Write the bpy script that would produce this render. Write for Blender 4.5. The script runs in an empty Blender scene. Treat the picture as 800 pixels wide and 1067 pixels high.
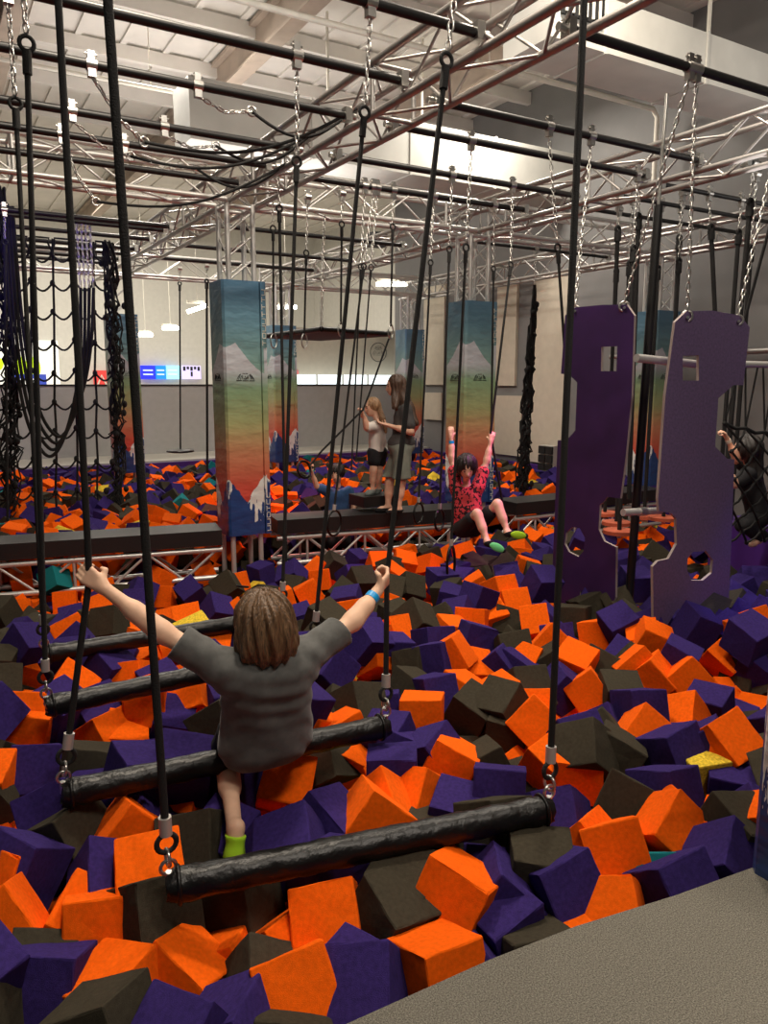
import bpy, math, random
import numpy as np
from mathutils import Vector, Matrix, Quaternion
from mathutils.bvhtree import BVHTree
sc = bpy.context.scene
COL = sc.collection
rnd = random.Random(7)
pi = math.pi
V = Vector
# ------------------------------------------------------------------ camera
YAW = math.radians(30.7); PITCH = math.atan(133.5/800); FPX = 800.0
CAM = V((0, 0, 1.42))
FWD = V((math.sin(YAW)*math.cos(PITCH), math.cos(YAW)*math.cos(PITCH), -math.sin(PITCH)))
RGT = V((math.cos(YAW), -math.sin(YAW), 0))
UPV = V((math.sin(YAW)*math.sin(PITCH), math.cos(YAW)*math.sin(PITCH), math.cos(PITCH)))
cd = bpy.data.cameras.new('camera'); cam = bpy.data.objects.new('camera', cd); COL.objects.link(cam)
cam.location = CAM
cam.rotation_euler = Matrix((RGT, UPV, -FWD)).transposed().to_euler()
cd.sensor_fit = 'VERTICAL'; cd.sensor_height = 36.0; cd.lens = 36.0*FPX/1067.0
cd.clip_start = 0.02; cd.clip_end = 200
sc.camera = cam
def ray(x, y): return FWD + RGT*((x-400)/FPX) - UPV*((y-533.5)/FPX)
def at(x, y, t): return CAM + ray(x, y)*t
def on(x, y, ax, v):
    d = ray(x, y); i = 'XYZ'.index(ax); return CAM + d*((v-CAM[i])/d[i])
def proj(p):
    v = V(p)-CAM; z = v.dot(FWD); return 400+FPX*v.dot(RGT)/z, 533.5-FPX*v.dot(UPV)/z, z
# ------------------------------------------------------------------ materials
def lin(c):
    return tuple(((v/255)/12.92 if v/255 <= .04045 else ((v/255+.055)/1.055)**2.4) for v in c) + (1,)
class NT:
    def __init__(s, name):
        s.m = bpy.data.materials.new(name); s.m.use_nodes = True; s.t = s.m.node_tree
        s.b = s.t.nodes['Principled BSDF']
    def n(s, typ, **kw):
        n = s.t.nodes.new(typ)
        for k, v in kw.items():
            if k.startswith('i_'): n.inputs[k[2:].replace('_', ' ')].default_value = v
            else: setattr(n, k, v)
        return n
    def l(s, a, b): s.t.links.new(a, b)
    def math(s, op, a, b=None, clamp=False):
        n = s.n('ShaderNodeMath', operation=op, use_clamp=clamp)
        for i, v in enumerate((a, b)):
            if v is None: continue
            if isinstance(v, (int, float)): n.inputs[i].default_value = v
            else: s.l(v, n.inputs[i])
        return n.outputs[0]
    def mix(s, f, a, b):
        n = s.n('ShaderNodeMix', data_type='RGBA')
        for i, v in ((0, f), (6, a), (7, b)):
            if isinstance(v, (int, float, tuple)): n.inputs[i].default_value = v
            else: s.l(v, n.inputs[i])
        return n.outputs[2]
    def ramp(s, f, stops, interp='LINEAR'):
        n = s.n('ShaderNodeValToRGB'); n.color_ramp.interpolation = interp
        e = n.color_ramp.elements
        while len(e) < len(stops): e.new(.5)
        for i, (p, c) in enumerate(stops):
            e[i].position = p; e[i].color = c if len(c) == 4 else c+(1,)
        s.l(f, n.inputs[0]); return n.outputs[0]
def mat(name, rgb, rough=.6, metal=0, bump=0, bscale=60, var=0, vscale=8, spec=.5, sheen=0, stretch=None):
    t = NT(name); b = t.b
    b.inputs['Base Color'].default_value = lin(rgb); b.inputs['Roughness'].default_value = rough
    b.inputs['Metallic'].default_value = metal; b.inputs['Specular IOR Level'].default_value = spec
    if sheen: b.inputs['Sheen Weight'].default_value = sheen
    tc = t.n('ShaderNodeTexCoord'); src = tc.outputs['Object']
    if stretch:
        mp = t.n('ShaderNodeMapping'); mp.inputs['Scale'].default_value = stretch; t.l(src, mp.inputs[0]); src = mp.outputs[0]
    if bump:
        n = t.n('ShaderNodeTexNoise', i_Scale=bscale, i_Detail=6.0); t.l(src, n.inputs['Vector'])
        bp = t.n('ShaderNodeBump', i_Strength=bump, i_Distance=.01); t.l(n.outputs[0], bp.inputs['Height']); t.l(bp.outputs[0], b.inputs['Normal'])
    if var:
        n2 = t.n('ShaderNodeTexNoise', i_Scale=vscale, i_Detail=5.0); t.l(src, n2.inputs['Vector'])
        c0 = lin([max(0, v*(1-var)) for v in rgb]); c1 = lin([min(255, v*(1+var)) for v in rgb])
        t.l(t.ramp(n2.outputs[0], [(.3, c0), (.7, c1)]), b.inputs['Base Color'])
    return t.m
def emit(name, rgb, st):
    m = mat(name, rgb, .5); b = m.node_tree.nodes['Principled BSDF']
    b.inputs['Emission Color'].default_value = lin(rgb); b.inputs['Emission Strength'].default_value = st
    return m
M = {}
M['O'] = mat('foam_orange', (245, 98, 10), .95, bump=.35, bscale=90, var=.05, vscale=14, spec=.1)
M['P'] = mat('foam_indigo', (52, 38, 97), .95, bump=.35, bscale=90, var=.1, vscale=14, spec=.1)
M['K'] = mat('foam_charcoal', (60, 55, 45), .95, bump=.35, bscale=90, var=.08, vscale=14, spec=.1)
M['Y'] = mat('foam_yellow', (222, 190, 60), .95, bump=.5, bscale=60, var=.15, vscale=20, spec=.1)
M['T'] = mat('foam_teal', (30, 120, 125), .95, bump=.35, bscale=90, spec=.1)
M['vinyl'] = mat('black_vinyl', (15, 14, 14), .36, bump=.4, bscale=42, spec=.35, stretch=(1, 1, 1))
M['rope'] = mat('black_rope', (18, 17, 17), .8, bump=.6, bscale=260)
M['pipe'] = mat('black_pipe', (22, 21, 21), .42, bump=.05, spec=.5)
M['steel'] = mat('galvanised_steel', (205, 203, 198), .28, 1, var=.06)
M['alu'] = mat('truss_aluminium', (176, 172, 168), .38, .85, var=.05)
M['aluw'] = mat('truss_pale_aluminium', (214, 212, 208), .4, .6)
M['white'] = mat('white_paint', (226, 221, 208), .6, var=.03)
M['duct'] = mat('duct_paint', (196, 194, 186), .6, var=.05, vscale=2)
M['ceil'] = mat('ceiling_paint', (214, 209, 202), .8, var=.03, vscale=2)
M['beam'] = mat('beam_primer', (176, 160, 146), .7, var=.06, vscale=3)
M['wall'] = mat('wall_grey', (128, 127, 126), .85, var=.04, vscale=1.5, bump=.05)
M['hall'] = mat('hall_wall', (214, 212, 204), .85, var=.02)
M['barrier'] = mat('barrier_grey', (176, 174, 172), .6, var=.02)
M['beige'] = mat('acoustic_panel', (206, 196, 178), .9, bump=.1, var=.02)
M['purplepad'] = mat('purple_vinyl', (72, 38, 120), .4, bump=.1, bscale=8)
M['ledge'] = mat('pale_ledge', (196, 192, 182), .6)
M['carpet'] = mat('grey_carpet', (130, 126, 116), .98, bump=1.0, bscale=330, var=.28, vscale=260, spec=.05)
M['pit'] = mat('pit_dark', (24, 20, 28), .95)
M['deckpad'] = mat('black_deck_vinyl', (24, 22, 23), .5, bump=.15, bscale=30)
M['boardA'] = mat('purple_board', (60, 34, 84), .45, var=.08, vscale=5, bump=.08, bscale=200)
M['boardB'] = mat('lit_grey_purple_board', (100, 82, 118), .55, var=.1, vscale=60, bump=.12, bscale=260)  # same purple as the other board, greying by light put into the colour
M['boardedge'] = mat('pale_board_edge', (160, 146, 142), .7)
M['skin'] = mat('skin', (234, 190, 160), .5, var=.03, vscale=20, spec=.35)
M['skin2'] = mat('skin_light', (232, 182, 154), .5, var=.03, vscale=20)
M['tee'] = mat('charcoal_tee', (86, 86, 84), .9, bump=.15, bscale=400, var=.1, vscale=30, sheen=.2)
M['hairb'] = mat('brown_hair', (98, 74, 52), .38, bump=.5, bscale=30, var=.35, vscale=30, stretch=(6, 6, 1))
M['hairdk'] = mat('dark_hair', (30, 24, 22), .45, bump=.5, bscale=30, var=.3, vscale=30, stretch=(6, 6, 1))
M['hairm'] = mat('long_brown_hair', (74, 54, 42), .45, bump=.5, bscale=30, var=.3, vscale=30, stretch=(6, 6, 1))
M['hairbl'] = mat('blonde_hair', (158, 124, 92), .45, bump=.5, bscale=30, var=.25, vscale=30, stretch=(6, 6, 1))
M['sock'] = mat('lime_sock', (172, 222, 40), .9, bump=.4, bscale=300)
M['mint'] = mat('mint_sole', (120, 236, 150), .8, bump=.3, bscale=300)
M['dark'] = mat('dark_fabric', (24, 23, 27), .9, bump=.15, bscale=200)
M['blue'] = mat('wristband_blue', (20, 160, 230), .4)
M['bluet'] = mat('blue_tee', (58, 92, 140), .9, var=.12, vscale=14, bump=.2, bscale=40)
M['whitet'] = mat('white_tee', (222, 214, 206), .9, var=.04)
M['greyt'] = mat('dark_grey_top', (70, 68, 68), .9, var=.1, vscale=14)
M['shorts'] = mat('grey_green_shorts', (122, 126, 116), .9, var=.08, vscale=10, bump=.15, bscale=30)
M['eye'] = mat('eye_dark', (30, 22, 20), .2)
M['lip'] = mat('lip', (176, 96, 86), .5)
M['wood'] = mat('red_wood_disc', (190, 92, 62), .6, var=.1, vscale=10)
M['tag'] = mat('silver_ferrule', (190, 186, 180), .45, .4)
M['red'] = mat('sign_red', (206, 58, 52), .6)
M['black'] = mat('flat_black', (14, 14, 15), .6)
def redshirt():
    t = NT('red_black_print'); tc = t.n('ShaderNodeTexCoord'); v = t.n('ShaderNodeTexVoronoi', i_Scale=46.0)
    n = t.n('ShaderNodeTexNoise', i_Scale=40.0); t.l(tc.outputs['Object'], v.inputs['Vector']); t.l(tc.outputs['Object'], n.inputs['Vector'])
    t.l(t.mix(t.math('GREATER_THAN', n.outputs[0], .53), lin((215, 70, 78)), lin((46, 24, 30))), t.b.inputs['Base Color']); t.b.inputs['Roughness'].default_value = .9
    return t.m
M['redshirt'] = redshirt()
def padmat():
    # printed gradient artwork: sky, meadow, sunset, snowy peaks
    t = NT('printed_mountain_vinyl'); tc = t.n('ShaderNodeTexCoord'); sp = t.n('ShaderNodeSeparateXYZ'); t.l(tc.outputs['Object'], sp.inputs[0])
    u = t.math('ADD', t.math('MULTIPLY', t.math('ADD', sp.outputs[0], sp.outputs[1]), 2.5), 1.0)  # 0..1 across a face
    u = t.math('FRACT', u)
    z = t.math('DIVIDE', sp.outputs[2], 2.5)
    nz = t.n('ShaderNodeTexNoise', i_Scale=14.0, i_Detail=6.0); t.l(tc.outputs['Object'], nz.inputs['Vector'])
    jag = t.math('MULTIPLY', t.math('SUBTRACT', nz.outputs[0], .5), .05)
    sky = t.ramp(z, [(0, lin((194, 60, 56))), (.2, lin((204, 84, 68))), (.33, lin((198, 132, 98))), (.46, lin((162, 166, 116))), (.58, lin((136, 164, 126))), (.7, lin((122, 156, 150))), (.85, lin((98, 136, 152))), (1, lin((84, 122, 150)))])
    g = lambda v: (v, v, v, 1)
    # haze-white upper mountain with soft foot
    h2 = t.math('ADD', t.ramp(u, [(0, g(.755)), (.3, g(.775)), (.62, g(.71)), (1, g(.655))]), t.math('MULTIPLY', jag, .3))
    foot = t.math('MULTIPLY', t.math('SUBTRACT', z, .60), 14.0, True)
    m2 = t.math('MULTIPLY', t.math('LESS_THAN', z, h2), foot)
    c = t.mix(t.math('MULTIPLY', m2, .85), sky, lin((196, 196, 204)))
    h1 = t.math('ADD', t.ramp(u, [(0, g(.235)), (.14, g(.215)), (.5, g(.135)), (.62, g(.17)), (1, g(.245))]), jag)
    m1 = t.math('LESS_THAN', z, h1)
    navy = t.mix(t.math('MULTIPLY', nz.outputs[0], .6), lin((30, 58, 112)), lin((58, 84, 140)))
    c = t.mix(m1, c, navy)
    lowsnow = t.ramp(u, [(0, g(.20)), (.12, g(.19)), (.16, g(.6)), (.4, g(.6)), (.5, g(.125)), (.8, g(.06)), (1, g(.13))])
    n3 = t.n('ShaderNodeTexNoise', i_Scale=22.0, i_Detail=3.0); mp = t.n('ShaderNodeMapping'); mp.inputs['Rotation'].default_value = (0, .6, 0); mp.inputs['Scale'].default_value = (1.6, 1.6, .35)
    t.l(tc.outputs['Object'], mp.inputs[0]); t.l(mp.outputs[0], n3.inputs['Vector'])
    sn = t.math('MULTIPLY', m1, t.math('GREATER_THAN', t.math('ADD', z, t.math('MULTIPLY', t.math('SUBTRACT', n3.outputs[0], .55), .35)), lowsnow))
    c = t.mix(sn, c, lin((226, 226, 222)))
    t.l(c, t.b.inputs['Base Color']); t.b.inputs['Roughness'].default_value = .3
    w = t.n('ShaderNodeTexNoise', i_Scale=5.0, i_Detail=2.0); mw = t.n('ShaderNodeMapping'); mw.inputs['Rotation'].default_value = (.8, .8, 0); mw.inputs['Scale'].default_value = (1, 1, 2.2)
    t.l(tc.outputs['Object'], mw.inputs[0]); t.l(mw.outputs[0], w.inputs['Vector'])
    bp = t.n('ShaderNodeBump', i_Strength=.35, i_Distance=.05); t.l(w.outputs[0], bp.inputs['Height']); t.l(bp.outputs[0], t.b.inputs['Normal'])
    return t.m
M['pad'] = padmat()
# ------------------------------------------------------------------ mesh building
class MB:
    def __init__(s): s.v = []; s.f = []; s.mi = []; s.sm = []
    def add(s, vs, fs, mi=0, smooth=False):
        o = len(s.v); s.v += [tuple(p) for p in vs]
        for f in fs: s.f.append([i+o for i in f]); s.mi.append(mi); s.sm.append(smooth)
    def box(s, lo, hi, mi=0, mtx=None):
        vs = [V((x, y, z)) for x in (lo[0], hi[0]) for y in (lo[1], hi[1]) for z in (lo[2], hi[2])]
        if mtx: vs = [mtx @ p for p in vs]
        s.add(vs, [(0, 1, 3, 2), (4, 6, 7, 5), (0, 4, 5, 1), (2, 3, 7, 6), (0, 2, 6, 4), (1, 5, 7, 3)], mi)
    def tube(s, pts, r, seg=8, mi=0, cap=True, r2=None):
        pts = [V(p) for p in pts]; n = len(pts)
        rs = [r]*n if r2 is None else [r+(r2-r)*i/(n-1) for i in range(n)]
        vs = []; ref = None
        for i, p in enumerate(pts):
            d = (pts[min(i+1, n-1)]-pts[max(i-1, 0)]).normalized()
            if ref is None:
                ref = d.orthogonal().normalized()
            else:
                ref = (ref - d*ref.dot(d))
                ref = ref.normalized() if ref.length > 1e-6 else d.orthogonal().normalized()
            b = d.cross(ref)
            for k in range(seg):
                a = 2*pi*k/seg; vs.append(p+(ref*math.cos(a)+b*math.sin(a))*rs[i])
        fs = [(i*seg+k, i*seg+(k+1) % seg, (i+1)*seg+(k+1) % seg, (i+1)*seg+k) for i in range(n-1) for k in range(seg)]
        s.add(vs, fs, mi, True)
        if cap:
            s.add(vs[:seg], [tuple(range(seg))[::-1]], mi); s.add(vs[-seg:], [tuple(range(seg))], mi)
    def ring(s, c, ax, R, r, seg=24, ts=6, mi=0, ez=1.0, up=None):
        ax = V(ax).normalized(); u = (V(up) - ax*V(up).dot(ax)).normalized() if up else ax.orthogonal().normalized(); w = ax.cross(u)
        vs = []
        for i in range(seg):
            a = 2*pi*i/seg; d = u*math.cos(a)*ez + w*math.sin(a); dn = (u*math.cos(a)+w*math.sin(a)*ez).normalized()
            for k in range(ts):
                b = 2*pi*k/ts; vs.append(V(c)+d*R+dn*r*math.cos(b)+ax*r*math.sin(b))
        fs = [(i*ts+k, ((i+1) % seg)*ts+k, ((i+1) % seg)*ts+(k+1) % ts, i*ts+(k+1) % ts) for i in range(seg) for k in range(ts)]
        s.add(vs, fs, mi, True)
    def ball(s, c, r, mi=0, nu=10, nv=7):
        c = V(c); rr = V(r) if not isinstance(r, (int, float)) else V((r, r, r)); vs = []
        for j in range(nv+1):
            th = pi*j/nv
            for i in range(nu):
                a = 2*pi*i/nu; vs.append(c+V((rr.x*math.sin(th)*math.cos(a), rr.y*math.sin(th)*math.sin(a), rr.z*math.cos(th))))
        s.add(vs, [(j*nu+i, (j+1)*nu+i, (j+1)*nu+(i+1) % nu, j*nu+(i+1) % nu) for j in range(nv) for i in range(nu)], mi, True)
    def chain(s, pts, wire=.0048, L=.05, mi=0):
        pts = [V(p) for p in pts]; seg = [(pts[i+1]-pts[i]).length for i in range(len(pts)-1)]; tot = sum(seg)
        pitch = L-2.2*wire; n = max(1, round(tot/pitch)); k = 0
        def pos(t):
            for i, l in enumerate(seg):
                if t <= l or i == len(seg)-1: return pts[i]+(pts[i+1]-pts[i])*(t/l), (pts[i+1]-pts[i]).normalized()
                t -= l
        for k in range(n):
            c, d = pos((k+.5)*tot/n); o = d.orthogonal().normalized()
            ax = o if k % 2 else d.cross(o)
            u = d; w = ax.cross(u); vs = []; S = 8; T = 5
            for i in range(S):
                a = 2*pi*i/S; off = u*((L/2-wire-.011)*(1 if math.cos(a) > 0 else -1) + .011*math.cos(a)) + w*.011*math.sin(a)
                dn = (u*math.cos(a)+w*math.sin(a))
                for q in range(T):
                    b = 2*pi*q/T; vs.append(c+off+dn*wire*math.cos(b)+ax*wire*math.sin(b))
            s.add(vs, [(i*T+q, ((i+1) % S)*T+q, ((i+1) % S)*T+(q+1) % T, i*T+(q+1) % T) for i in range(S) for q in range(T)], mi, True)
    def prism(s, poly, f0, f1, mi=0, mi_side=None):
        # poly: list of 2-D points; f0/f1 map a 2-D point to the two faces
        n = len(poly); a = [f0(*p) for p in poly]; b = [f1(*p) for p in poly]
        s.add(a, [tuple(range(n))], mi); s.add(b, [tuple(range(n))[::-1]], mi)
        s.add(a+b, [(i, i+n, (i+1) % n+n, (i+1) % n) for i in range(n)], mi if mi_side is None else mi_side)
    def obj(s, name, mats, parent=None, fix=True, origin=None):
        me = bpy.data.meshes.new(name)
        vs = s.v
        if origin is not None: vs = [(x-origin[0], y-origin[1], z-origin[2]) for x, y, z in s.v]
        me.from_pydata(vs, [], s.f); me.polygons.foreach_set('material_index', s.mi); me.polygons.foreach_set('use_smooth', s.sm)
        for m in (mats if isinstance(mats, (list, tuple)) else [mats]): me.materials.append(M[m] if isinstance(m, str) else m)
        me.validate(); me.update()
        if fix:
            import bmesh
            bm = bmesh.new(); bm.from_mesh(me); bmesh.ops.recalc_face_normals(bm, faces=bm.faces[:]); bm.to_mesh(me); bm.free()
        o = bpy.data.objects.new(name, me); COL.objects.link(o)
        if origin is not None: o.location = origin
        if parent:
            o.parent = parent
            o.matrix_parent_inverse = Matrix.Translation(-V(parent.location))
        return o
def tag(o, label=None, cat=None, group=None, kind=None):
    if label: o['label'] = label
    if cat: o['category'] = cat
    if group: o['group'] = group
    if kind: o['kind'] = kind
    return o
def thing(name, label, cat, loc, group=None):
    o = bpy.data.objects.new(name, None); COL.objects.link(o); o.location = loc; o.empty_display_size = .1
    return tag(o, label, cat, group)
def struct(name, mb, m):
    return tag(mb.obj(name, m), kind='structure')
# ------------------------------------------------------------------ signed-distance bodies
def _frame(z, y=None):
    z = V(z).normalized(); y = V(y) if y is not None else z.orthogonal()
    x = y.cross(z).normalized(); y = z.cross(x); return np.array([list(x), list(y), list(z)])
def cone(a, b, ra, rb, k=.03): return ('c', np.array(a, float), np.array(b, float), ra, rb, k)
def ell(c, r, z=(0, 0, 1), y=(0, 1, 0), k=.03): return ('e', np.array(c, float), np.array(r, float), _frame(z, y), 0, k)
def _bb(p):
    if p[0] == 'c':
        m = max(p[3], p[4]); return np.minimum(p[1], p[2])-m, np.maximum(p[1], p[2])+m
    m = max(p[2]); return p[1]-m, p[1]+m
def _ev(p, P):
    if p[0] == 'c':
        a, b = p[1], p[2]; ab = b-a; h = np.clip(((P-a)@ab)/max(ab@ab, 1e-9), 0, 1)
        return np.linalg.norm(P-a-h[..., None]*ab, axis=-1)-(p[3]+h*(p[4]-p[3]))
    q = (P-p[1])@p[3].T; k0 = np.linalg.norm(q/p[2], axis=-1); k1 = np.linalg.norm(q/p[2]**2, axis=-1)
    return k0*(k0-1)/np.maximum(k1, 1e-6)
def blob(name, prims, res, m, parent, sub=(), planes=(), disp=None, smooth=1):
    los, his = zip(*[_bb(p) for p in prims]); lo = np.min(los, 0)-.03; hi = np.max(his, 0)+.03
    ns = np.ceil((hi-lo)/res).astype(int)+1
    ax = [lo[i]+np.arange(ns[i])*res for i in range(3)]
    D = np.full(ns, .5, np.float32)
    def region(p, mg):
        a, b = _bb(p); i0 = np.maximum(((a-mg-lo)/res).astype(int), 0); i1 = np.minimum(((b+mg-lo)/res).astype(int)+2, ns)
        sl = tuple(slice(i0[i], i1[i]) for i in range(3))
        P = np.stack(np.meshgrid(ax[0][sl[0]], ax[1][sl[1]], ax[2][sl[2]], indexing='ij'), -1); return sl, P
    for p in prims:
        sl, P = region(p, .06)
        if 0 in P.shape: continue
        d = _ev(p, P); k = p[5]; A = D[sl]; h = np.maximum(k-np.abs(A-d), 0)/k
        D[sl] = np.minimum(A, d)-h*h*k*.25
    if disp is not None or planes:
        P = np.stack(np.meshgrid(*ax, indexing='ij'), -1)
        if disp is not None: D += disp(P)
        for c, n in planes: D = np.maximum(D, (P-np.array(c))@np.array(V(n).normalized()))
    for p in sub:
        sl, P = region(p, .03)
        if 0 in P.shape: continue
        d = -_ev(p, P); k = p[5]; A = D[sl]; h = np.maximum(k-np.abs(A-d), 0)/k
        D[sl] = np.maximum(A, d)+h*h*k*.25
    S = D < 0
    cnt = np.zeros(ns-1, int)
    for i in range(8):
        s = [slice((i >> b) & 1, ns[b]-1+((i >> b) & 1)) for b in range(3)]; cnt += S[tuple(s)]
    act = np.argwhere((cnt > 0) & (cnt < 8)); idx = -np.ones(ns-1, int); idx[tuple(act.T)] = np.arange(len(act))
    acc = np.zeros((len(act), 3)); num = np.zeros(len(act))
    cr = [np.array([(i >> b) & 1 for b in range(3)]) for i in range(8)]
    for i in range(8):
        for b in range(3):
            j = i | (1 << b)
            if j == i: continue
            va = D[tuple((act+cr[i]).T)]; vb = D[tuple((act+cr[j]).T)]; hit = (va < 0) != (vb < 0)
            t = np.where(hit, va/np.where(hit, va-vb, 1), 0)
            acc += np.where(hit[:, None], cr[i]+t[:, None]*(cr[j]-cr[i]), 0); num += hit
    pts = lo+(act+acc/num[:, None])*res
    faces = []
    for b in range(3):
        u, w = (b+1) % 3, (b+2) % 3
        sa = [slice(0, ns[0]), slice(0, ns[1]), slice(0, ns[2])]; sb = list(sa)
        sa[b] = slice(0, ns[b]-1); sb[b] = slice(1, ns[b])
        E_ = np.argwhere(S[tuple(sa)] != S[tuple(sb)]); E_ = E_[(E_[:, u] > 0) & (E_[:, w] > 0) & (E_[:, u] < ns[u]-1) & (E_[:, w] < ns[w]-1)]
        ins = S[tuple(E_.T)]
        def cell(du, dw):
            c = E_.copy(); c[:, u] -= du; c[:, w] -= dw; return idx[tuple(c.T)]
        q = np.stack([cell(1, 1), cell(0, 1), cell(0, 0), cell(1, 0)], 1); q[~ins] = q[~ins][:, ::-1]
        faces.append(q)
    F_ = np.concatenate(faces); F_ = F_[(F_ >= 0).all(1)]
    org = V(parent.location) if parent else V((0, 0, 0))
    me = bpy.data.meshes.new(name); me.from_pydata((pts-np.array(org)).tolist(), [], F_.tolist())
    me.polygons.foreach_set('use_smooth', [True]*len(F_)); me.materials.append(M[m] if isinstance(m, str) else m); me.update()
    o = bpy.data.objects.new(name, me); COL.objects.link(o)
    if parent: o.parent = parent
    if smooth:
        md = o.modifiers.new('smooth', 'SMOOTH'); md.iterations = smooth; md.factor = .5
    return o
def lerp(a, b, t): return V(a)+(V(b)-V(a))*t
def hand_prims(w, d, n, th, S, curl=1.0):
    """w wrist, d towards the knuckles, n out of the palm (fingers curl to n), th side the thumb sits on"""
    w, d = V(w), V(d).normalized(); n = (V(n)-d*V(n).dot(d)).normalized(); s = d.cross(n)
    if s.dot(V(th)) < 0: s = -s
    L = .088*S; pr = [cone(w, w+d*.02*S, .02*S, .022*S, .012)]
    for i in range(4):
        o = s*(.027-.018*i)*S
        pr.append(cone(w+d*.018*S+o*.6, w+d*L*.92+o, .0125*S, .0115*S, .012))
    for i, ln in enumerate((.036, .041, .038, .03)):
        o = s*(.028-.0186*i)*S; p = w+d*L+o
        a = .55*curl; q = p
        for j, l in enumerate((ln, ln*.72, ln*.6)):
            dr = d*math.cos(a)+n*math.sin(a); q2 = q+dr*l*S
            pr.append(cone(q, q2, (.0098-.0008*j)*S, (.0092-.001*j)*S, .004)); q = q2; a += .95*curl
    b = w+d*.025*S+s*.028*S; b1 = b+(d*.6+s*.6+n*.5).normalized()*.038*S; b2 = b1+(d*.5-s*.25*curl+n*.8).normalized()*.032*S
    pr += [cone(b-s*.012*S, b1, .0135*S, .0115*S, .01), cone(b1, b2, .0112*S, .0092*S, .005)]
    return pr
def torso(J, S, inf=0.0, belly=0.0):
    c, p = V(J['chest']), V(J['pelvis']); ax = (V(J['shR'])-V(J['shL'])).normalized(); m = lerp(c, p, .5)
    pr = []
    for s in (-1, 1):
        o = ax*s*.062*S
        pr += [cone(c+o*1.15-(c-p).normalized()*.06*S, m+o, .088*S+inf, .082*S+inf+belly, .05), cone(m+o, p+o*1.05, .082*S+inf+belly, .092*S+inf, .05)]
    pr += [cone(J['shL'], c, .05*S+inf, .06*S+inf, .05), cone(J['shR'], c, .05*S+inf, .06*S+inf, .05)]
    return pr
def head_prims(J, S):
    h = V(J['head']); f = V(J['face']).normalized(); u = V(J['up']).normalized(); u = (u-f*u.dot(f)).normalized(); r = f.cross(u)
    K = J.get('hs', 1.0)*S
    return [ell(h+u*.022*K-f*.008*K, (.074*K, .095*K, .093*K), u, f, .02), ell(h-u*.035*K+f*.018*K, (.058*K, .07*K, .075*K), u, f, .04),
            ell(h-u*.088*K+f*.056*K, (.026*K, .022*K, .02*K), u, f, .03), cone(h+f*.085*K-u*.0*K, h+f*.103*K-u*.033*K, .009*K, .014*K, .014),
            ell(h+r*.076*K-u*.012*K-f*.012*K, (.01*K, .02*K, .03*K), u, f, .008), ell(h-r*.076*K-u*.012*K-f*.012*K, (.01*K, .02*K, .03*K), u, f, .008),
            ell(h+f*.078*K-u*.062*K, (.026*K, .012*K, .012*K), u, f, .015), cone(V(J['neck']), h-u*.05*K-f*.02*K, .046*S, .042*S, .03)]
def face_parts(J, S, par):
    h = V(J['head']); f = V(J['face']).normalized(); u = V(J['up']).normalized(); u = (u-f*u.dot(f)).normalized(); r = f.cross(u); K = J.get('hs', 1.0)*S
    for s in (-1, 1):
        b = MB(); b.ball(h+f*.078*K+r*s*.03*K+u*.002*K, .0105*K); b.obj('eye', 'eye', par)
        b = MB(); b.tube([h+f*.086*K+r*s*.016*K+u*.022*K, h+f*.086*K+r*s*.03*K+u*.027*K, h+f*.074*K+r*s*.046*K+u*.02*K], .0035*K, 6); b.obj('eyebrow', 'hairdk', par)
    b = MB(); b.tube([h+f*.084*K-r*.022*K-u*.06*K, h+f*.091*K-u*.062*K, h+f*.084*K+r*.022*K-u*.06*K], .005*K, 6); b.obj('mouth', 'lip', par)
def limb(a, b, r0, r1, bulge=0, k=.03):
    pr = [cone(a, b, r0, r1, k)]
    if bulge: pr.append(cone(lerp(a, b, .1), lerp(a, b, .5), r0*.9+bulge*.3, (r0+r1)/2+bulge, k))
    return pr
def body_prims(J, S, hands=True):
    pr = torso(J, S)+head_prims(J, S); m = J.get('armS', 1.0)
    for s in 'LR':
        pr += limb(J['sh'+s], J['el'+s], .043*S*m, .035*S*m, .003*S)+limb(J['el'+s], J['wr'+s], .035*S*m, .024*S*m, .004*S*m)
        if hands:
            pr += hand_prims(J['wr'+s], J['hd'+s], J['hn'+s], J['ht'+s], S*J.get('handS', 1.0), J.get('curl', 1.0))
        pr += limb(J['hip'+s], J['kn'+s], .076*S, .052*S)+limb(J['kn'+s], J['an'+s], .05*S, .034*S, .008*S)
        a = V(J['an'+s]); t = V(J['to'+s]); dn = J.get('dn'+s, V((0, 0, -1)))
        pr += [cone(a+dn*.03*S-(t-a).normalized()*.02*S, lerp(a, t, .6)+dn*.03*S, .032*S, .032*S, .03), cone(lerp(a, t, .6)+dn*.03*S, t+dn*.03*S, .034*S, .025*S, .03)]
    return pr
def foot_prims(J, s, S, inf):
    a = V(J['an'+s]); t = V(J['to'+s]); dn = J.get('dn'+s, V((0, 0, -1)))
    return [cone(a, a+dn*.02*S, .036*S+inf, .036*S+inf, .03), cone(a+dn*.03*S-(t-a).normalized()*.02*S, lerp(a, t, .6)+dn*.03*S, .032*S+inf, .032*S+inf, .03), cone(lerp(a, t, .6)+dn*.03*S, t+dn*.03*S, .034*S+inf, .025*S+inf, .03)]
def strands(freq, amp, c):
    c = np.array(c)
    def f(P):
        a = np.arctan2(P[..., 1]-c[1], P[..., 0]-c[0]); z = P[..., 2]-c[2]
        return (amp*np.sin(a*freq+6*np.sin(z*22+a*3)*.25)+amp*.6*np.sin(a*freq*2.3+z*40)).astype(np.float32)
    return f
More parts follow.
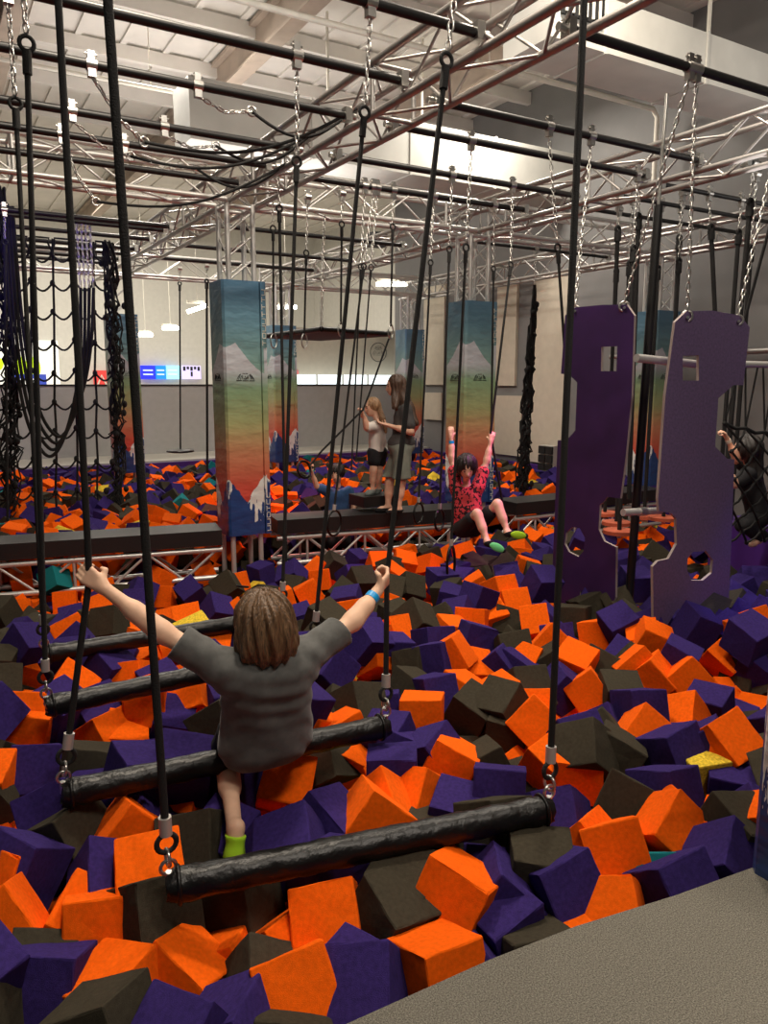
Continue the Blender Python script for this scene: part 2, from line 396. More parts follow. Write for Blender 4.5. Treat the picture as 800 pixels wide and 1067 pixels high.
# ------------------------------------------------------------------ the setting
b = MB(); prof = [(-3, 1.36), (.7, 1.345), (1.1, 1.335), (1.37, 1.313), (1.7, 1.262), (2.04, 1.225), (2.6, 1.15), (7.5, .6), (7.5, -4), (-3, -4)]
b.prism(prof, lambda x, y: V((x, y, 0)), lambda x, y: V((x, y, -.8))); struct('floor', b, 'carpet')
b = MB(); b.box((-4, .5, -.95), (10, 16, -.85)); struct('floor_pit', b, 'pit')
b = MB(); b.box((-4, 16, -.3), (16, 27, 0)); struct('floor_hall', b, 'ledge')
b = MB(); b.box((-4, 14.5, -.9), (9.8, 16, .0)); struct('trim_1', b, 'ledge')
b = MB(); b.box((-4, 14.38, -.9), (9.8, 14.5, -.03)); struct('trim_2', b, 'purplepad')
b = MB(); b.box((6.35, 1.6, -.9), (9.8, 4.6, .15)); struct('trim_3', b, 'purplepad')
b = MB(); b.box((9.8, -4, -.9), (9.95, 16, 6.6)); struct('wall_right', b, 'wall')
b = MB(); b.box((9.66, 7.0, -.9), (9.8, 14.4, -.06)); struct('trim_4', b, 'purplepad')
b = MB(); b.box((-4, 16, 0), (9.8, 16.12, 1.38)); struct('wall_far', b, 'barrier')
b = MB(); b.box((-4, 15.98, 1.38), (9.8, 16.14, 1.41)); struct('trim_5', b, 'black')
b = MB(); b.box((-8, 26, 0), (18, 26.2, 6.6)); struct('wall_back', b, 'hall')
b = MB(); b.box((12.5, 16, 0), (12.65, 26, 6.6)); struct('wall_hall', b, 'hall')
b = MB(); b.box((-8, -6, 6.6), (18, 27, 6.75))
for i in range(40): b.box((-8+i*.65, -6, 6.56), (-8+i*.65+.09, 27, 6.6))
struct('ceiling', b, 'ceil')
# acoustic panels on the right wall
for i, (x0, x1, yt, yb, lab) in enumerate([(441, 462, 300, 401, 'tall beige acoustic panel on grey wall, left of the pillar behind the red-shirted child'),
        (441, 460, 409, 438, 'short beige acoustic panel low on the wall, behind the long-haired woman'),
        (516, 536, 296, 402, 'tall narrow beige acoustic panel right of the pillar behind the red-shirted child'),
        (515, 544, 412, 476, 'wide beige acoustic panel below the gap, left of the twisted black net'),
        (553, 590, 290, 486, 'tallest beige acoustic panel, between twisted black net and dark purple board')]):
    a, c = on(x0, 400, 'X', 9.74), on(x1, 400, 'X', 9.74); zt = on(x0, yt, 'X', 9.74).z; zb = on(x1, yb, 'X', 9.74).z
    b = MB(); b.box((9.735, c.y, max(zb, -.02)), (9.795, a.y, zt)); tag(b.obj('acoustic_panel', 'beige'), lab, 'wall panel', 'acoustic panels on the right wall')
# ceiling beams
for i, X in enumerate((-1.6, 1.4, 4.6, 8.0)):
    b = MB(); b.box((X-.12, -5, 6.06), (X+.12, 26, 6.1)); b.box((X-.02, -5, 6.1), (X+.02, 26, 6.56)); b.box((X-.12, -5, 6.5), (X+.12, 26, 6.56))
    tag(b.obj('trim_%d' % (6+i), 'beam'), kind='structure')
for i in range(10):
    Y = 1.2+i*1.7; b = MB(); b.box((-8, Y-.05, 6.36), (9.8, Y+.05, 6.56)); tag(b.obj('trim_%d' % (10+i), 'ceil'), kind='structure')
# ducts and sprinkler pipes
def duct(lab, lo, hi, joints, grille=False):
    t = thing('air_duct', lab, 'air duct', ((lo[0]+hi[0])/2, (lo[1]+hi[1])/2, lo[2]))
    b = MB(); b.box(lo, hi); b.obj('duct_body', 'duct', t)
    for x in joints:
        b = MB(); b.box((x, lo[1]-.015, lo[2]-.015), (x+.03, hi[1]+.015, hi[2]+.015)); b.obj('flange', 'duct', t)
    if grille:
        b = MB(); b.box((lo[0]+.1, lo[1]-.03, lo[2]+.2), (lo[0]+.6, lo[1], hi[2]-.04), 0)
        for k in range(6): b.box((lo[0]+.13+k*.08, lo[1]-.045, lo[2]+.22), (lo[0]+.15+k*.08, lo[1]-.03, hi[2]-.06), 1)
        b.obj('grille', ['black', 'white'], t)
    for x in joints[:2]:
        b = MB(); b.box((x+.4, lo[1]+.3, hi[2]), (x+.43, lo[1]+.33, 6.56)); b.obj('hanger', 'white', t)
duct('big white rectangular air duct with dark grille, below the ceiling above the purple boards', (4.95, 5.5, 4.4), (9.79, 6.15, 4.86), [5.6, 7.0, 8.4], True)
duct('long pale boxed duct far back, crossing behind the black pipes', (3.2, 10.2, 4.5), (9.8, 10.9, 5.25), [4.9, 6.5, 8.1])
def wpipe(lab, pts, r=.035):
    t = thing('sprinkler_pipe', lab, 'pipe', pts[0]); b = MB(); b.tube(pts, r, 10); b.obj('pipe', 'white', t)
    b = MB()
    for k in range(3):
        p = lerp(pts[0], pts[1], .2+.28*k); b.tube([p, (p.x, p.y, 6.4)], .008, 5)
    b.obj('hanger_rod', 'white', t)
q0 = on(200, 4, 'Z', 5.3); q1 = on(700, 106, 'Z', 5.3); ym = (q0.y+q1.y)/2
wpipe('white sprinkler pipe crossing below the ceiling, bending down near the white duct', [(-3, ym, 5.3), (q1.x, ym, 5.3), (q1.x+.1, ym, 5.2), (q1.x+.1, ym, 4.3)])
wpipe('second white ceiling pipe, farther and thinner, crossing behind the truss', [(-3, 11.6, 5.5), (9.7, 11.6, 5.5)], .03)
wpipe('short white ceiling pipe high above the nearest black pipes', [(-3, 5.6, 5.9), (9.7, 5.6, 5.9)], .03)
# ------------------------------------------------------------------ trusses
def truss(lab, a, bb, w=.32, h=.32, r=.026, m='alu', name='overhead_truss', step=.42, z0=3.17):
    a, bb = V(a), V(bb); d = (bb-a).normalized(); s = V((d.y, -d.x, 0)); t = thing(name, lab, 'truss', (a+bb)/2)
    L = (bb-a).length; up = V((0, 0, 1)); cs = [s*(w/2), -s*(w/2), s*(w/2)+up*h, -s*(w/2)+up*h]
    for c in cs:
        b = MB(); b.tube([a+c, bb+c], r, 10); b.obj('chord', m, t)
    b = MB(); n = int(L/step)
    for (i, j) in ((0, 1), (0, 2), (1, 3), (2, 3)):
        for k in range(n):
            p, q = (i, j) if k % 2 else (j, i)
            b.tube([a+d*(k*L/n)+cs[p], a+d*((k+1)*L/n)+cs[q]], r*.42, 6, cap=False)
    for k in range(0, n+1, 5):
        for (i, j) in ((0, 1), (2, 3), (0, 2), (1, 3)): b.tube([a+d*(k*L/n)+cs[i], a+d*(k*L/n)+cs[j]], r*.6, 6, cap=False)
    b.obj('bracing', m, t); return t
truss('nearest overhead box truss, running diagonally over the logs to the first pillar', (2.87, .4, 3.17), (2.87, 14.2, 3.17))
truss('middle overhead box truss, passing over the pillar behind the red-shirted child', (5.87, 1.5, 3.17), (5.87, 14.2, 3.17))
truss('farthest overhead box truss, on the right against the grey wall', (8.97, 2.5, 3.17), (8.97, 14.2, 3.17))
truss('pale cross truss left of the first pillar, behind the hanging net ropes', (-1.5, 7.6, 3.17), (2.66, 7.6, 3.17), m='aluw')
truss('pale cross truss between the first pillar and the pillar behind the red-shirted child', (3.08, 7.6, 3.17), (5.66, 7.6, 3.17), m='aluw')
truss('pale cross truss on the right, above the purple boards', (6.08, 7.6, 3.17), (8.76, 7.6, 3.17), m='aluw')
truss('far cross truss above the half wall, right of the first pillar', (3.08, 13.3, 3.17), (8.76, 13.3, 3.17), m='aluw')
truss('far cross truss above the half wall, left of the first pillar', (-1.5, 13.3, 3.17), (2.66, 13.3, 3.17), m='aluw')
# ------------------------------------------------------------------ overhead black pipes
def clampmb(p, r=.033):
    b = MB(); p = V(p); b.tube([p-V((.03, 0, 0)), p+V((.03, 0, 0))], r, 12); b.box(p+V((-.02, -.012, .02)), p+V((.02, .012, .075)))
    b.box(p+V((-.022, -.02, -.07)), p+V((.022, .02, -.025))); b.tube([p+V((-.035, 0, .055)), p+V((.035, 0, .055))], .008, 6); return b
PZ = 3.25
def pipe(Y, x0, x1, lab, r=.027, m='pipe', grp='black overhead pipes', endc=(False, True)):
    t = thing('overhead_pipe', lab, 'pipe', ((x0+x1)/2, Y, PZ), grp); b = MB(); b.tube([(x0, Y, PZ), (x1, Y, PZ)], r, 12); b.obj('tube', m, t)
    for x, e in ((x0, endc[0]), (x1, endc[1])):
        if e:
            b = MB(); s = 1 if x == x1 else -1; b.tube([(x, Y, PZ), (x+s*.07, Y, PZ)], r*.8, 10); b.box((x-.02, Y-.035, PZ-.04), (x+.03, Y+.035, PZ+.05)); b.obj('end_coupler', 'steel', t)
ordn = ['nearest', 'second nearest', 'third nearest', 'fourth nearest', 'fifth', 'sixth', 'seventh', 'eighth', 'ninth', 'tenth', 'eleventh', 'twelfth']
left = [1.95, 2.75, 3.55, 4.3, 5.02, 5.9, 6.46, 7.12]
lab_l = ['black pipe above the camera that carries the nearest log', 'black pipe high overhead that carries the log the boy sits on', 'black pipe overhead carrying the third log, crossing the top corner',
    'topmost long black pipe in view on the left, carrying the fourth log', 'second black pipe on the left, with two clamps of the topmost tied-back chains', 'third black pipe on the left, with the second pair of tied-back chain clamps',
    'fourth black pipe on the left, ending at the nearest truss', 'fifth black pipe on the left, close in front of the pale cross truss']
for y, l in zip(left, lab_l): pipe(y, -.8, 2.68, l)
for y, l in zip([9.45, 10.38, 11.2, 11.7, 12.2, 12.7], ['first black pipe behind the left cross truss, above the net', 'black pipe the hanging net is tied to', 'upper one of four far black pipes behind the net',
        'second of four far black pipes behind the net', 'third of four far black pipes behind the net', 'lowest of four far black pipes behind the net']): pipe(y, -.8, 2.68, l)
for y, x1, l in [(3.27, 6.6, 'long black pipe on the right that carries both purple boards'), (4.48, 5.68, 'black pipe carrying the far chain of the dark purple board'), (5.03, 5.68, 'black pipe between trusses with one chain hung near its middle'),
        (5.9, 5.68, 'black pipe between trusses above the red-shirted child'), (6.63, 5.68, 'black pipe between trusses just before the pale cross truss'), (9.1, 5.68, 'black pipe behind the cross truss over the woman and girl'),
        (10.6, 5.68, 'farther black pipe over the woman and girl'), (11.8, 5.68, 'farthest black pipe between the first two trusses')]: pipe(y, 3.06, x1, l, endc=(True, True))
for y, l in [(4.3, 'nearest thin pipe of the right bay above the grey-purple board'), (5.17, 'thin pipe of the right bay, second from the front'), (5.68, 'thin pipe of the right bay, third from the front'), (6.25, 'thin pipe of the right bay, fourth from the front')]:
    pipe(y, 6.06, 8.8, l, .022, 'pipe', 'thin pipes of the right bay', (True, True))
# ------------------------------------------------------------------ padded pillars
def emblem(par, c, ux, w):
    # small illegible hand-drawn style mark: an arch of dark strokes
    b = MB(); ux = V(ux); n = ux.cross(V((0, 0, 1)))
    def st(x0, z0, x1, z1, r=.0028): b.tube([V(c)+ux*x0*w+V((0, 0, z0*w))+n*.003, V(c)+ux*x1*w+V((0, 0, z1*w))+n*.003], r, 5)
    for x0, z0, x1, z1 in [(-.9, -.3, -.6, .2), (-.75, -.3, -.5, .25), (-.55, -.3, -.4, .1), (-.3, .3, -.05, .28), (.02, .3, .25, .28), (-.3, .1, -.32, -.2), (-.2, -.2, .05, -.25), (-.05, .05, .1, -.25), (.15, .0, .2, -.25), (.3, -.2, .25, .1), (.5, .25, .75, -.25), (.42, .2, .6, -.25), (.65, .1, .9, -.3), (-.95, -.4, -.4, -.38), (-.3, -.4, .3, -.4), (.4, -.4, .95, -.42)]: st(x0, z0, x1, z1)
    b.obj('emblem', 'black', par)
def pillar(X, Y, z0, z1, lab, h=.2, posts=True, low=True, mark=True):
    t = thing('padded_pillar', lab, 'pillar', (X, Y, z0), 'padded truss pillars')
    b = MB(); g = .022; pl = [(-h+g, -h), (h-g, -h), (h, -h+g), (h, h-g), (h-g, h), (-h+g, h), (-h, h-g), (-h, -h+g)]
    b.prism([(x, y) for x, y in pl], lambda x, y: V((X+x, Y+y, z0)), lambda x, y: V((X+x, Y+y, z1))); pd = b.obj('pad', 'pad', t, origin=(X, Y, z0))
    b = MB(); b.box((X+h-.01, Y-h-.012, z0), (X+h+.045, Y-h+.02, z1)); o = fl = b.obj('hook_flap', 'pad', t, origin=(X, Y, z0))
    if mark:
        emblem(pd, (X+.015, Y-h-.001, z0+.635*(z1-z0)), (1, 0, 0), .1); emblem(pd, (X-h-.001, Y, z0+.635*(z1-z0)), (0, -1, 0), .1)
        b = MB(); q = Y-h-.014; zz = z0+.03
        r2 = random.Random(3)
        while zz < z1-.08:   # upright white lettering strip, strokes too small to read
            if zz < z0+.42 or zz > z0+1.9:
                hh = .05
                for (x0, a0, x1, a1) in r2.choice([[(0, 0, 1, 0), (0, 0, 0, 1), (1, 0, 1, 1)], [(0, 0, 1, 0), (1, 0, 1, 1), (0, 1, 1, 1)], [(0, 0, 0, 1), (0, 1, 1, 1), (1, 1, 1, 0), (1, 0, 0, 0)], [(0, .5, 1, .5), (0, 0, 0, 1)]]):
                    b.tube([(X+h+.002+x0*.034, q, zz+a0*hh), (X+h+.002+x1*.034, q, zz+a1*hh)], .0045, 4)
            zz += .07
        b.obj('lettering', 'white', fl)
    if posts:
        for sx in (-1, 1):
            for sy in (-1, 1):
                b = MB(); b.tube([(X+.03+sx*.13, Y+sy*.13, z1-.02), (X+.03+sx*.13, Y+sy*.13, 3.15)], .026, 10); b.obj('post', 'aluw', t)
        b = MB()
        for k in range(3):
            za, zb = z1+k*.22, z1+(k+1)*.22
            for sy in (-1, 1): b.tube([(X+.03-.13, Y+sy*.13, za), (X+.03+.13, Y+sy*.13, zb)], .009, 5)
            for sx in (-1, 1): b.tube([(X+.03+sx*.13, Y-.13, za), (X+.03+sx*.13, Y+.13, zb)], .009, 5)
        for sx, sy, ex, ey in ((-1, -1, 1, -1), (1, -1, 1, 1), (1, 1, -1, 1), (-1, 1, -1, -1)): b.tube([(X+.03+sx*.13, Y+sy*.13, 3.12), (X+.03+ex*.13, Y+ey*.13, 3.12)], .02, 6)
        b.obj('bracing', 'aluw', t)
    if low:
        for sx in (-1, 1):
            for sy in (-1, 1):
                b = MB(); b.tube([(X+sx*.15, Y+sy*.15, z0+.02), (X+sx*.15, Y+sy*.15, -.84)], .026, 10); b.obj('foot_post', 'aluw', t)
    return t
pillar(2.77, 7.6, -.12, 2.42, 'tall padded pillar with sunset gradient and snowy mountain print, left of centre')
pillar(5.72, 7.62, -.02, 2.38, 'glossy creased padded pillar with gradient print, directly behind the red-shirted child')
pillar(8.97, 7.6, -.02, 2.42, 'bright padded pillar seen between the two purple boards')
pillar(2.77, 12.9, .0, 2.5, 'distant padded pillar behind the hanging net, left of the first pillar')
pillar(5.63, 13.2, .0, 2.45, 'distant padded pillar half hidden by the first pillar')
pillar(8.6, 13.5, .0, 2.5, 'distant padded pillar behind the long-haired woman')
pillar(2.185, 1.03, 0, 2.3, 'blue padded pillar standing on the grey carpet at its far right edge', posts=False, low=False, mark=False)
# ------------------------------------------------------------------ walkway platform on the pit
def platform(lab, a, bb, dep=.45):
    a, bb = V(a), V(bb); d = (bb-a).normalized(); n = V((-d.y, d.x, 0)); t = thing('walkway_platform', lab, 'platform', (a+bb)/2, 'pit walkway platforms')
    b = MB(); mt = Matrix.Translation(a) @ Matrix((d, n, V((0, 0, 1)))).transposed().to_4x4(); L = (bb-a).length
    b.box((0, 0, -.15), (L, dep, 0), mtx=mt); b.obj('deck_pad', 'deckpad', t)
    for dz in (-.2, -.48):
        for dy in (.04, dep-.1):
            b = MB(); b.tube([mt @ V((0, dy, dz)), mt @ V((L, dy, dz))], .026, 10); b.obj('chord', 'aluw', t)
    for dy in (.04, dep-.1):
        b = MB(); k = 0; x = 0
        while x < L-.3:
            za, zb = (-.2, -.48) if k % 2 else (-.48, -.2)
            b.tube([mt @ V((x, dy, za)), mt @ V((x+.33, dy, zb))], .014, 6); 
            if k % 2: b.tube([mt @ V((x, dy, -.2)), mt @ V((x, dy, -.48))], .014, 6)
            x += .33; k += 1
        b.obj('bracing', 'aluw', t)
    for x in (.3, L-.3):
        b = MB(); b.tube([mt @ V((x, .3, -.5)), mt @ V((x, .3, -.86))], .03, 8); b.obj('leg', 'aluw', t)
platform('black walkway platform on a truss, left of the first pillar, behind the raised fist', (-1.2, 7.86, 0), (2.42, 7.2, 0))
platform('black walkway platform on a white truss, where the woman stands', (3.1, 7.42, 0), (5.42, 7.02, 0))
platform('short black walkway platform right of the pillar behind the red-shirted child', (6.05, 7.05, 0), (8.65, 7.0, 0))
# ------------------------------------------------------------------ back hall
def quad(x0, y0, x1, y1, Y, d=.05):
    a, c = on(x0, y1, 'Y', Y), on(x1, y0, 'Y', Y); return (a.x, Y, a.z), (c.x, Y+d, c.z)
t = thing('wall_sign', 'lit blue sign panels on the back wall, left of the first pillar', 'sign', quad(147, 381, 209, 396, 25.8)[0])
for k, (x0, x1, c, s) in enumerate([(147, 162, (30, 40, 225), 1.2), (162, 173, (20, 120, 240), 1.2), (173, 187, (150, 215, 250), 1.0), (190, 209, (205, 196, 240), .8)]):
    lo, hi = quad(x0, 381, x1, 395, 25.8); b = MB(); b.box(lo, hi); b.obj('panel', emit('sign_blue_%d' % k, c, s), t)
    b = MB(); w = hi[0]-lo[0]; hh = hi[2]-lo[2]
    if k == 3:
        for q in range(5): b.box((lo[0]+w*(.06+q*.19), 25.78, lo[2]+hh*(.62+.1*(q % 2))), (lo[0]+w*(.18+q*.19), 25.8, lo[2]+hh*.92))
        b.box((lo[0]+w*.45, 25.78, lo[2]+hh*.2), (lo[0]+w*.55, 25.8, lo[2]+hh*.55)); b.obj('marking', 'black', t)
    else:
        for q in range(2): b.box((lo[0]+w*.15, 25.78, lo[2]+hh*(.3+q*.3)), (lo[0]+w*.8, 25.8, lo[2]+hh*(.4+q*.3)))
        b.obj('marking', emit('sign_pale_%d' % k, (190, 205, 250), .9), t)
t = thing('wall_sign', 'white sign with lime green ovals and a blue band with letter E, behind the net', 'sign', quad(0, 366, 46, 403, 25.6)[0])
lo, hi = quad(-12, 355, 60, 403, 25.6); b = MB(); b.box(lo, hi); b.obj('board', emit('sign_white', (235, 235, 228), .55), t)
lime = emit('sign_lime', (190, 226, 20), .7)
for cx, w, cy, h in ((21, 6.5, 381, 9.5), (-3, 6, 379, 7), (36, 5.5, 383, 11)):
    c = on(cx, cy, 'Y', 25.58); e = on(cx+w, cy-h, 'Y', 25.58); b = MB()
    pl = [(c.x+(e.x-c.x)*math.cos(a*pi/12), c.z+(e.z-c.z)*math.sin(a*pi/12)) for a in range(24)]
    b.prism(pl, lambda x, z: V((x, 25.56, z)), lambda x, z: V((x, 25.6, z))); b.obj('oval', lime, t)
lo, hi = quad(15, 390, 48, 402, 25.55); b = MB(); b.box(lo, hi); b.obj('band', emit('sign_band', (50, 70, 170), .5), t)
for k, (x0, x1) in enumerate(((18, 28), (32, 39))):
    lo, hi = quad(x0, 394.5, x1, 402, 25.52); b = MB(); b.box(lo, hi, 0); w = hi[0]-lo[0]; hh = hi[2]-lo[2]
    if k == 0: b.box((lo[0]+w*.4, 25.5, lo[2]+hh*.5), (lo[0]+w*.8, 25.52, lo[2]+hh*.68), 1)
    else:
        for q in (.24, .6): b.box((lo[0]+w*.38, 25.5, lo[2]+hh*q), (lo[0]+w, 25.52, lo[2]+hh*(q+.2)), 1)
    b.obj('letter', [emit('sign_letter_%d' % k, (240, 240, 238), .6), 'black'], t)
t = thing('wall_sign', 'small red square sign with white arrow-like mark, behind the hanging net', 'sign', quad(98, 388, 114, 405, 25.7)[0])
lo, hi = quad(98, 386, 114, 404, 25.7); b = MB(); b.box(lo, hi); b.obj('board', emit('sign_redlit', (206, 60, 56), .5), t)
b = MB(); w = hi[0]-lo[0]; b.tube([(lo[0]+w*.25, 25.68, lo[2]+.1), (lo[0]+w*.5, 25.68, hi[2]-.15), (lo[0]+w*.75, 25.68, lo[2]+.1)], .03, 6); b.obj('marking', 'white', t)
lo, hi = quad(302, 391, 432, 411, 17.2); b = MB(); b.box(lo, hi)
t = thing('lit_counter', 'long glowing white strip window above the half wall, behind the woman and girl', 'window', ((lo[0]+hi[0])/2, lo[1], lo[2])); b.obj('panel', emit('strip_glow', (226, 238, 240), 1.5), t)
b = MB()
for k in range(6): x = lo[0]+(hi[0]-lo[0])*k/5; b.box((x-.015, lo[1]-.03, lo[2]), (x+.015, lo[1], hi[2]))
b.obj('mullion', 'white', t)
lo, hi = quad(300, 346, 430, 396, 17.6); b = MB(); b.box(lo, hi); t = thing('hall_panel', 'pale wall panel with a drawn emblem, above the glowing strip window', 'wall panel', lo); b.obj('board', 'beige', t)
c = on(394, 367, 'Y', 17.58); emblem(t, c, (1, 0, 0), .19); emblem(t, c+V((0, 0, .12)), (1, 0, 0), .12)
b = MB(); b.ring(c+V((0, -.01, 0)), (0, 1, 0), .24, .008, 28); b.obj('emblem_ring', 'black', t)
c = on(308, 388, 'Y', 17.57); b = MB(); b.ball(c, (.085, .012, .085)); tag(b.obj('round_sticker', mat('pink_sticker', (240, 130, 130), .6)), 'small pink round sticker on the pale wall panel, above the strip window', 'sticker')
t = thing('vending_display', 'two white panels with coloured rows, beside the woman at half wall height', 'display', on(440, 460, 'Y', 15.4))
for x0, x1 in ((437, 445), (448, 457)):
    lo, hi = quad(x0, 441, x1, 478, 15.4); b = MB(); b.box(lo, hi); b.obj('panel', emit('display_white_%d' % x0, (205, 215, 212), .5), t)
    b = MB()
    for q in range(4): b.box((lo[0]+.02, 15.38, lo[2]+(hi[2]-lo[2])*(.1+.22*q)), (hi[0]-.02, 15.4, lo[2]+(hi[2]-lo[2])*(.2+.22*q)))
    b.obj('stripe', mat('display_stripe', (90, 130, 150), .6), t)
    b = MB(); b.box((lo[0], 15.37, hi[2]-.05), (hi[0], 15.4, hi[2])); b.obj('header', 'red', t)
glow = emit('lamp_glow', (255, 250, 235), 9)
for x0, y0, x1, y1, d, lab in [(144, 349, 159, 349, 22, 'left one of two short strip lamps above the blue sign panels'), (169, 342, 186, 342, 22, 'right one of two short strip lamps above the blue sign panels'),
        (195, 325, 216, 318, 19, 'tilted strip lamp close beside the first pillar'), (287, 320, 309, 320, 20, 'row lamp seen through the ropes right of the first pillar'), (392, 296, 424, 296, 16, 'bright strip lamp behind the ropes above the woman')]:
    a, c = at(x0, y0, d), at(x1, y1, d); t = thing('strip_lamp', lab, 'lamp', lerp(a, c, .5), 'hall strip lamps')
    b = MB(); b.tube([a, c], .05, 8); b.obj('tube', glow, t); b = MB(); b.box((min(a.x, c.x), a.y-.06, max(a.z, c.z)+.05), (max(a.x, c.x), a.y+.06, max(a.z, c.z)+.12)); b.obj('housing', 'white', t)
    b = MB(); b.tube([lerp(a, c, .5)+V((0, 0, .1)), (lerp(a, c, .5).x, lerp(a, c, .5).y, 6.5)], .008, 5); b.obj('hanger_rod', 'white', t)
# black square pads leaning on the right wall
c0 = on(561, 500, 'X', 9.5); c1 = on(577, 465, 'X', 9.5)
t = thing('pad_rack', 'black panel of six square pads with pale seams, against the purple wall pad', 'pad', (9.55, (c0.y+c1.y)/2, c0.z)); b = MB(); b.box((9.5, c1.y, c0.z), (9.6, c0.y, c1.z)); b.obj('frame', 'ledge', t)
for i in range(2):
    for j in range(4):
        y0 = c1.y+(c0.y-c1.y)*(.03+.5*i); z0 = c0.z+(c1.z-c0.z)*(.02+.25*j); b = MB(); b.box((9.46, y0, z0), (9.5, y0+(c0.y-c1.y)*.44, z0+(c1.z-c0.z)*.21)); b.obj('pad', 'black', t)
# small dark boxes on the far pipes: two loudspeakers
for px, py, d, lab in ((90, 262, 10.8, 'small dark box hung below the far pipes, inside the net'), (393, 250, 11.5, 'small dark box near the ceiling truss above the woman')):
    p = at(px, py, d); t = thing('loudspeaker', lab, 'loudspeaker', p); b = MB(); b.box(p-V((.12, .1, .1)), p+V((.12, .1, .1))); b.obj('cabinet', 'black', t)
    b = MB(); b.ring(p-V((0, .1, 0)), (0, 1, 0), .06, .008, 16); b.obj('cone', 'pipe', t); b = MB(); b.tube([p+V((0, 0, .1)), (p.x, p.y, 3.6)], .012, 6); b.obj('bracket', 'pipe', t)
# ------------------------------------------------------------------ hanging gear
def eye(b, p, d, R=.03, r=.008, up=None): b.ring(V(p)-V(d).normalized()*R, V(d).orthogonal() if up is None else up, R, r, 16, 6, ez=1.0)
def ropekit(t, clampP, chainEnd, pts, r=.011, ferrule=True, endrings=True, m='rope', clamp=True):
    """clamp on the pipe, chain, rope along pts with thimble at the top and a silver ferrule at the bottom"""
    if clamp: clampmb(clampP).obj('clamp', 'steel', t)
    b = MB(); b.chain([V(clampP)-V((0, 0, .06)), chainEnd]); b.obj('chain', 'steel', t)
    pts = [V(p) for p in pts]; d = (pts[1]-pts[0]).normalized(); b = MB(); s = d.cross(V((0, 1, 0))).normalized()
    b.ring(pts[0]+d*.035, d.cross(s), .027, r*.75, 18, 6); b.tube([pts[0]+d*.06, pts[0]+d*.15], r*1.55, 8); tm = b
    b = MB(); b.tube([pts[0]+d*.06]+pts[1:], r, 8); ro = b.obj('rope', m, t); tm.obj('thimble', 'rope', ro)
    if ferrule:
        e = pts[-1]; d2 = (pts[-1]-pts[-2]).normalized(); b = MB(); b.tube([e-d2*.05, e+d2*.005], r*1.6, 10); b.obj('ferrule', 'tag', ro)
    return ro
def log_swing(lab, Lp, Rp, cL, cR, pL, pR):
    Lp, Rp = V(Lp), V(Rp); ax = (Rp-Lp).normalized(); t = thing('log_swing', lab, 'swing', lerp(Lp, Rp, .5), 'padded log swings')
    b = MB(); n = 60; R = .047; pts = []; up = V((0, 0, 1)); sd = ax.cross(up)
    seg = 20; vs = []
    for i in range(n+1):
        u = i/n; c = lerp(Lp, Rp, u); e = min(i, n-i)
        for k in range(seg):
            a = 2*pi*k/seg; rr = R*(1+.03*math.sin(a*3+u*70)+.02*math.sin(a*5-u*41)) * (1 if e > 0 else .86) + rnd.uniform(-.0012, .0012) + (.004*rnd.random() if e < 5 else 0)
            vs.append(c+(up*math.sin(a)+sd*math.cos(a))*rr + ax*(rnd.uniform(-.008, .008) if e == 0 else 0))
    b.add(vs, [(i*seg+k, i*seg+(k+1) % seg, (i+1)*seg+(k+1) % seg, (i+1)*seg+k) for i in range(n) for k in range(seg)], 0, True)
    b.add(vs[:seg], [tuple(range(seg))]); b.add(vs[-seg:], [tuple(range(seg))]); lg = b.obj('log', 'vinyl', t)
    for cl, pl, E_, sg in ((cL, pL, Lp, 1), (cR, pR, Rp, -1)):
        foot = E_+ax*sg*.004+up*.035; d = (V(pl[-2])-foot).normalized(); end = foot+d*.135
        pl2 = [V(p) for p in pl[:-1]]+[end]
        ro = ropekit(t, cl, pl2[0], pl2, r=.0115)
        b = MB(); s = d.cross(V((0, 1, 0))).normalized(); b.ring(end-d*.032, d.cross(s), .028, .008, 18, 6, up=d); b.obj('rope_eye', 'rope', ro)
        b = MB(); b.ring(end-d*.078, s, .024, .0055, 16, 6, up=d); b.ring(end-d*.108, d.cross(s), .022, .0055, 16, 6, up=d); b.tube([foot+up*.012, foot-up*.03], .011, 8); b.obj('shackle', 'steel', ro)
        b = MB(); b.ring(E_+ax*sg*.03, ax, R+.004, .007, 20, 6); b.obj('collar', 'vinyl', lg)
l1L, l1R = V((.483, 2.02, .005)), V((1.70, 1.77, .005)); l2L, l2R = V((.30, 2.70, .01)), V((1.55, 2.59, .01))
l3L, l3R = V((.355, 3.55, .0)), V((1.70, 3.60, .0)); l4L, l4R = V((.437, 4.28, .0)), V((1.80, 4.26, .0))
zc = 2.78
log_swing('nearest padded black log hung from two ropes, frayed wrap at its left end', l1L, l1R, (.42, 1.95, 3.25), (1.9, 1.95, 3.25), [(.425, 1.95, zc), l1L], [(1.87, 1.93, zc), l1R])
handL = at(93, 604, 2.63)
log_swing('padded black log hung from two ropes with the boy sitting on it', l2L, l2R, (.46, 2.75, 3.25), (2.0, 2.75, 3.25), [(.464, 2.75, zc), at(82, 385, 2.46), at(91, 560, 2.6), handL, l2L], [(1.93, 2.75, 2.74), on(403, 600, 'Y', 2.66), l2R])
log_swing('third padded black log, passing behind the boy at waist height', l3L, l3R, (.47, 3.55, 3.25), (2.03, 3.55, 3.25), [(.47, 3.55, zc), l3L], [(2.0, 3.55, zc), l3R])
log_swing('farthest padded black log, passing behind the boy at shoulder height', l4L, l4R, (.5, 4.3, 3.25), (1.98, 4.3, 3.25), [(.5, 4.3, zc), l4L], [(1.97, 4.3, 2.72), l4R])
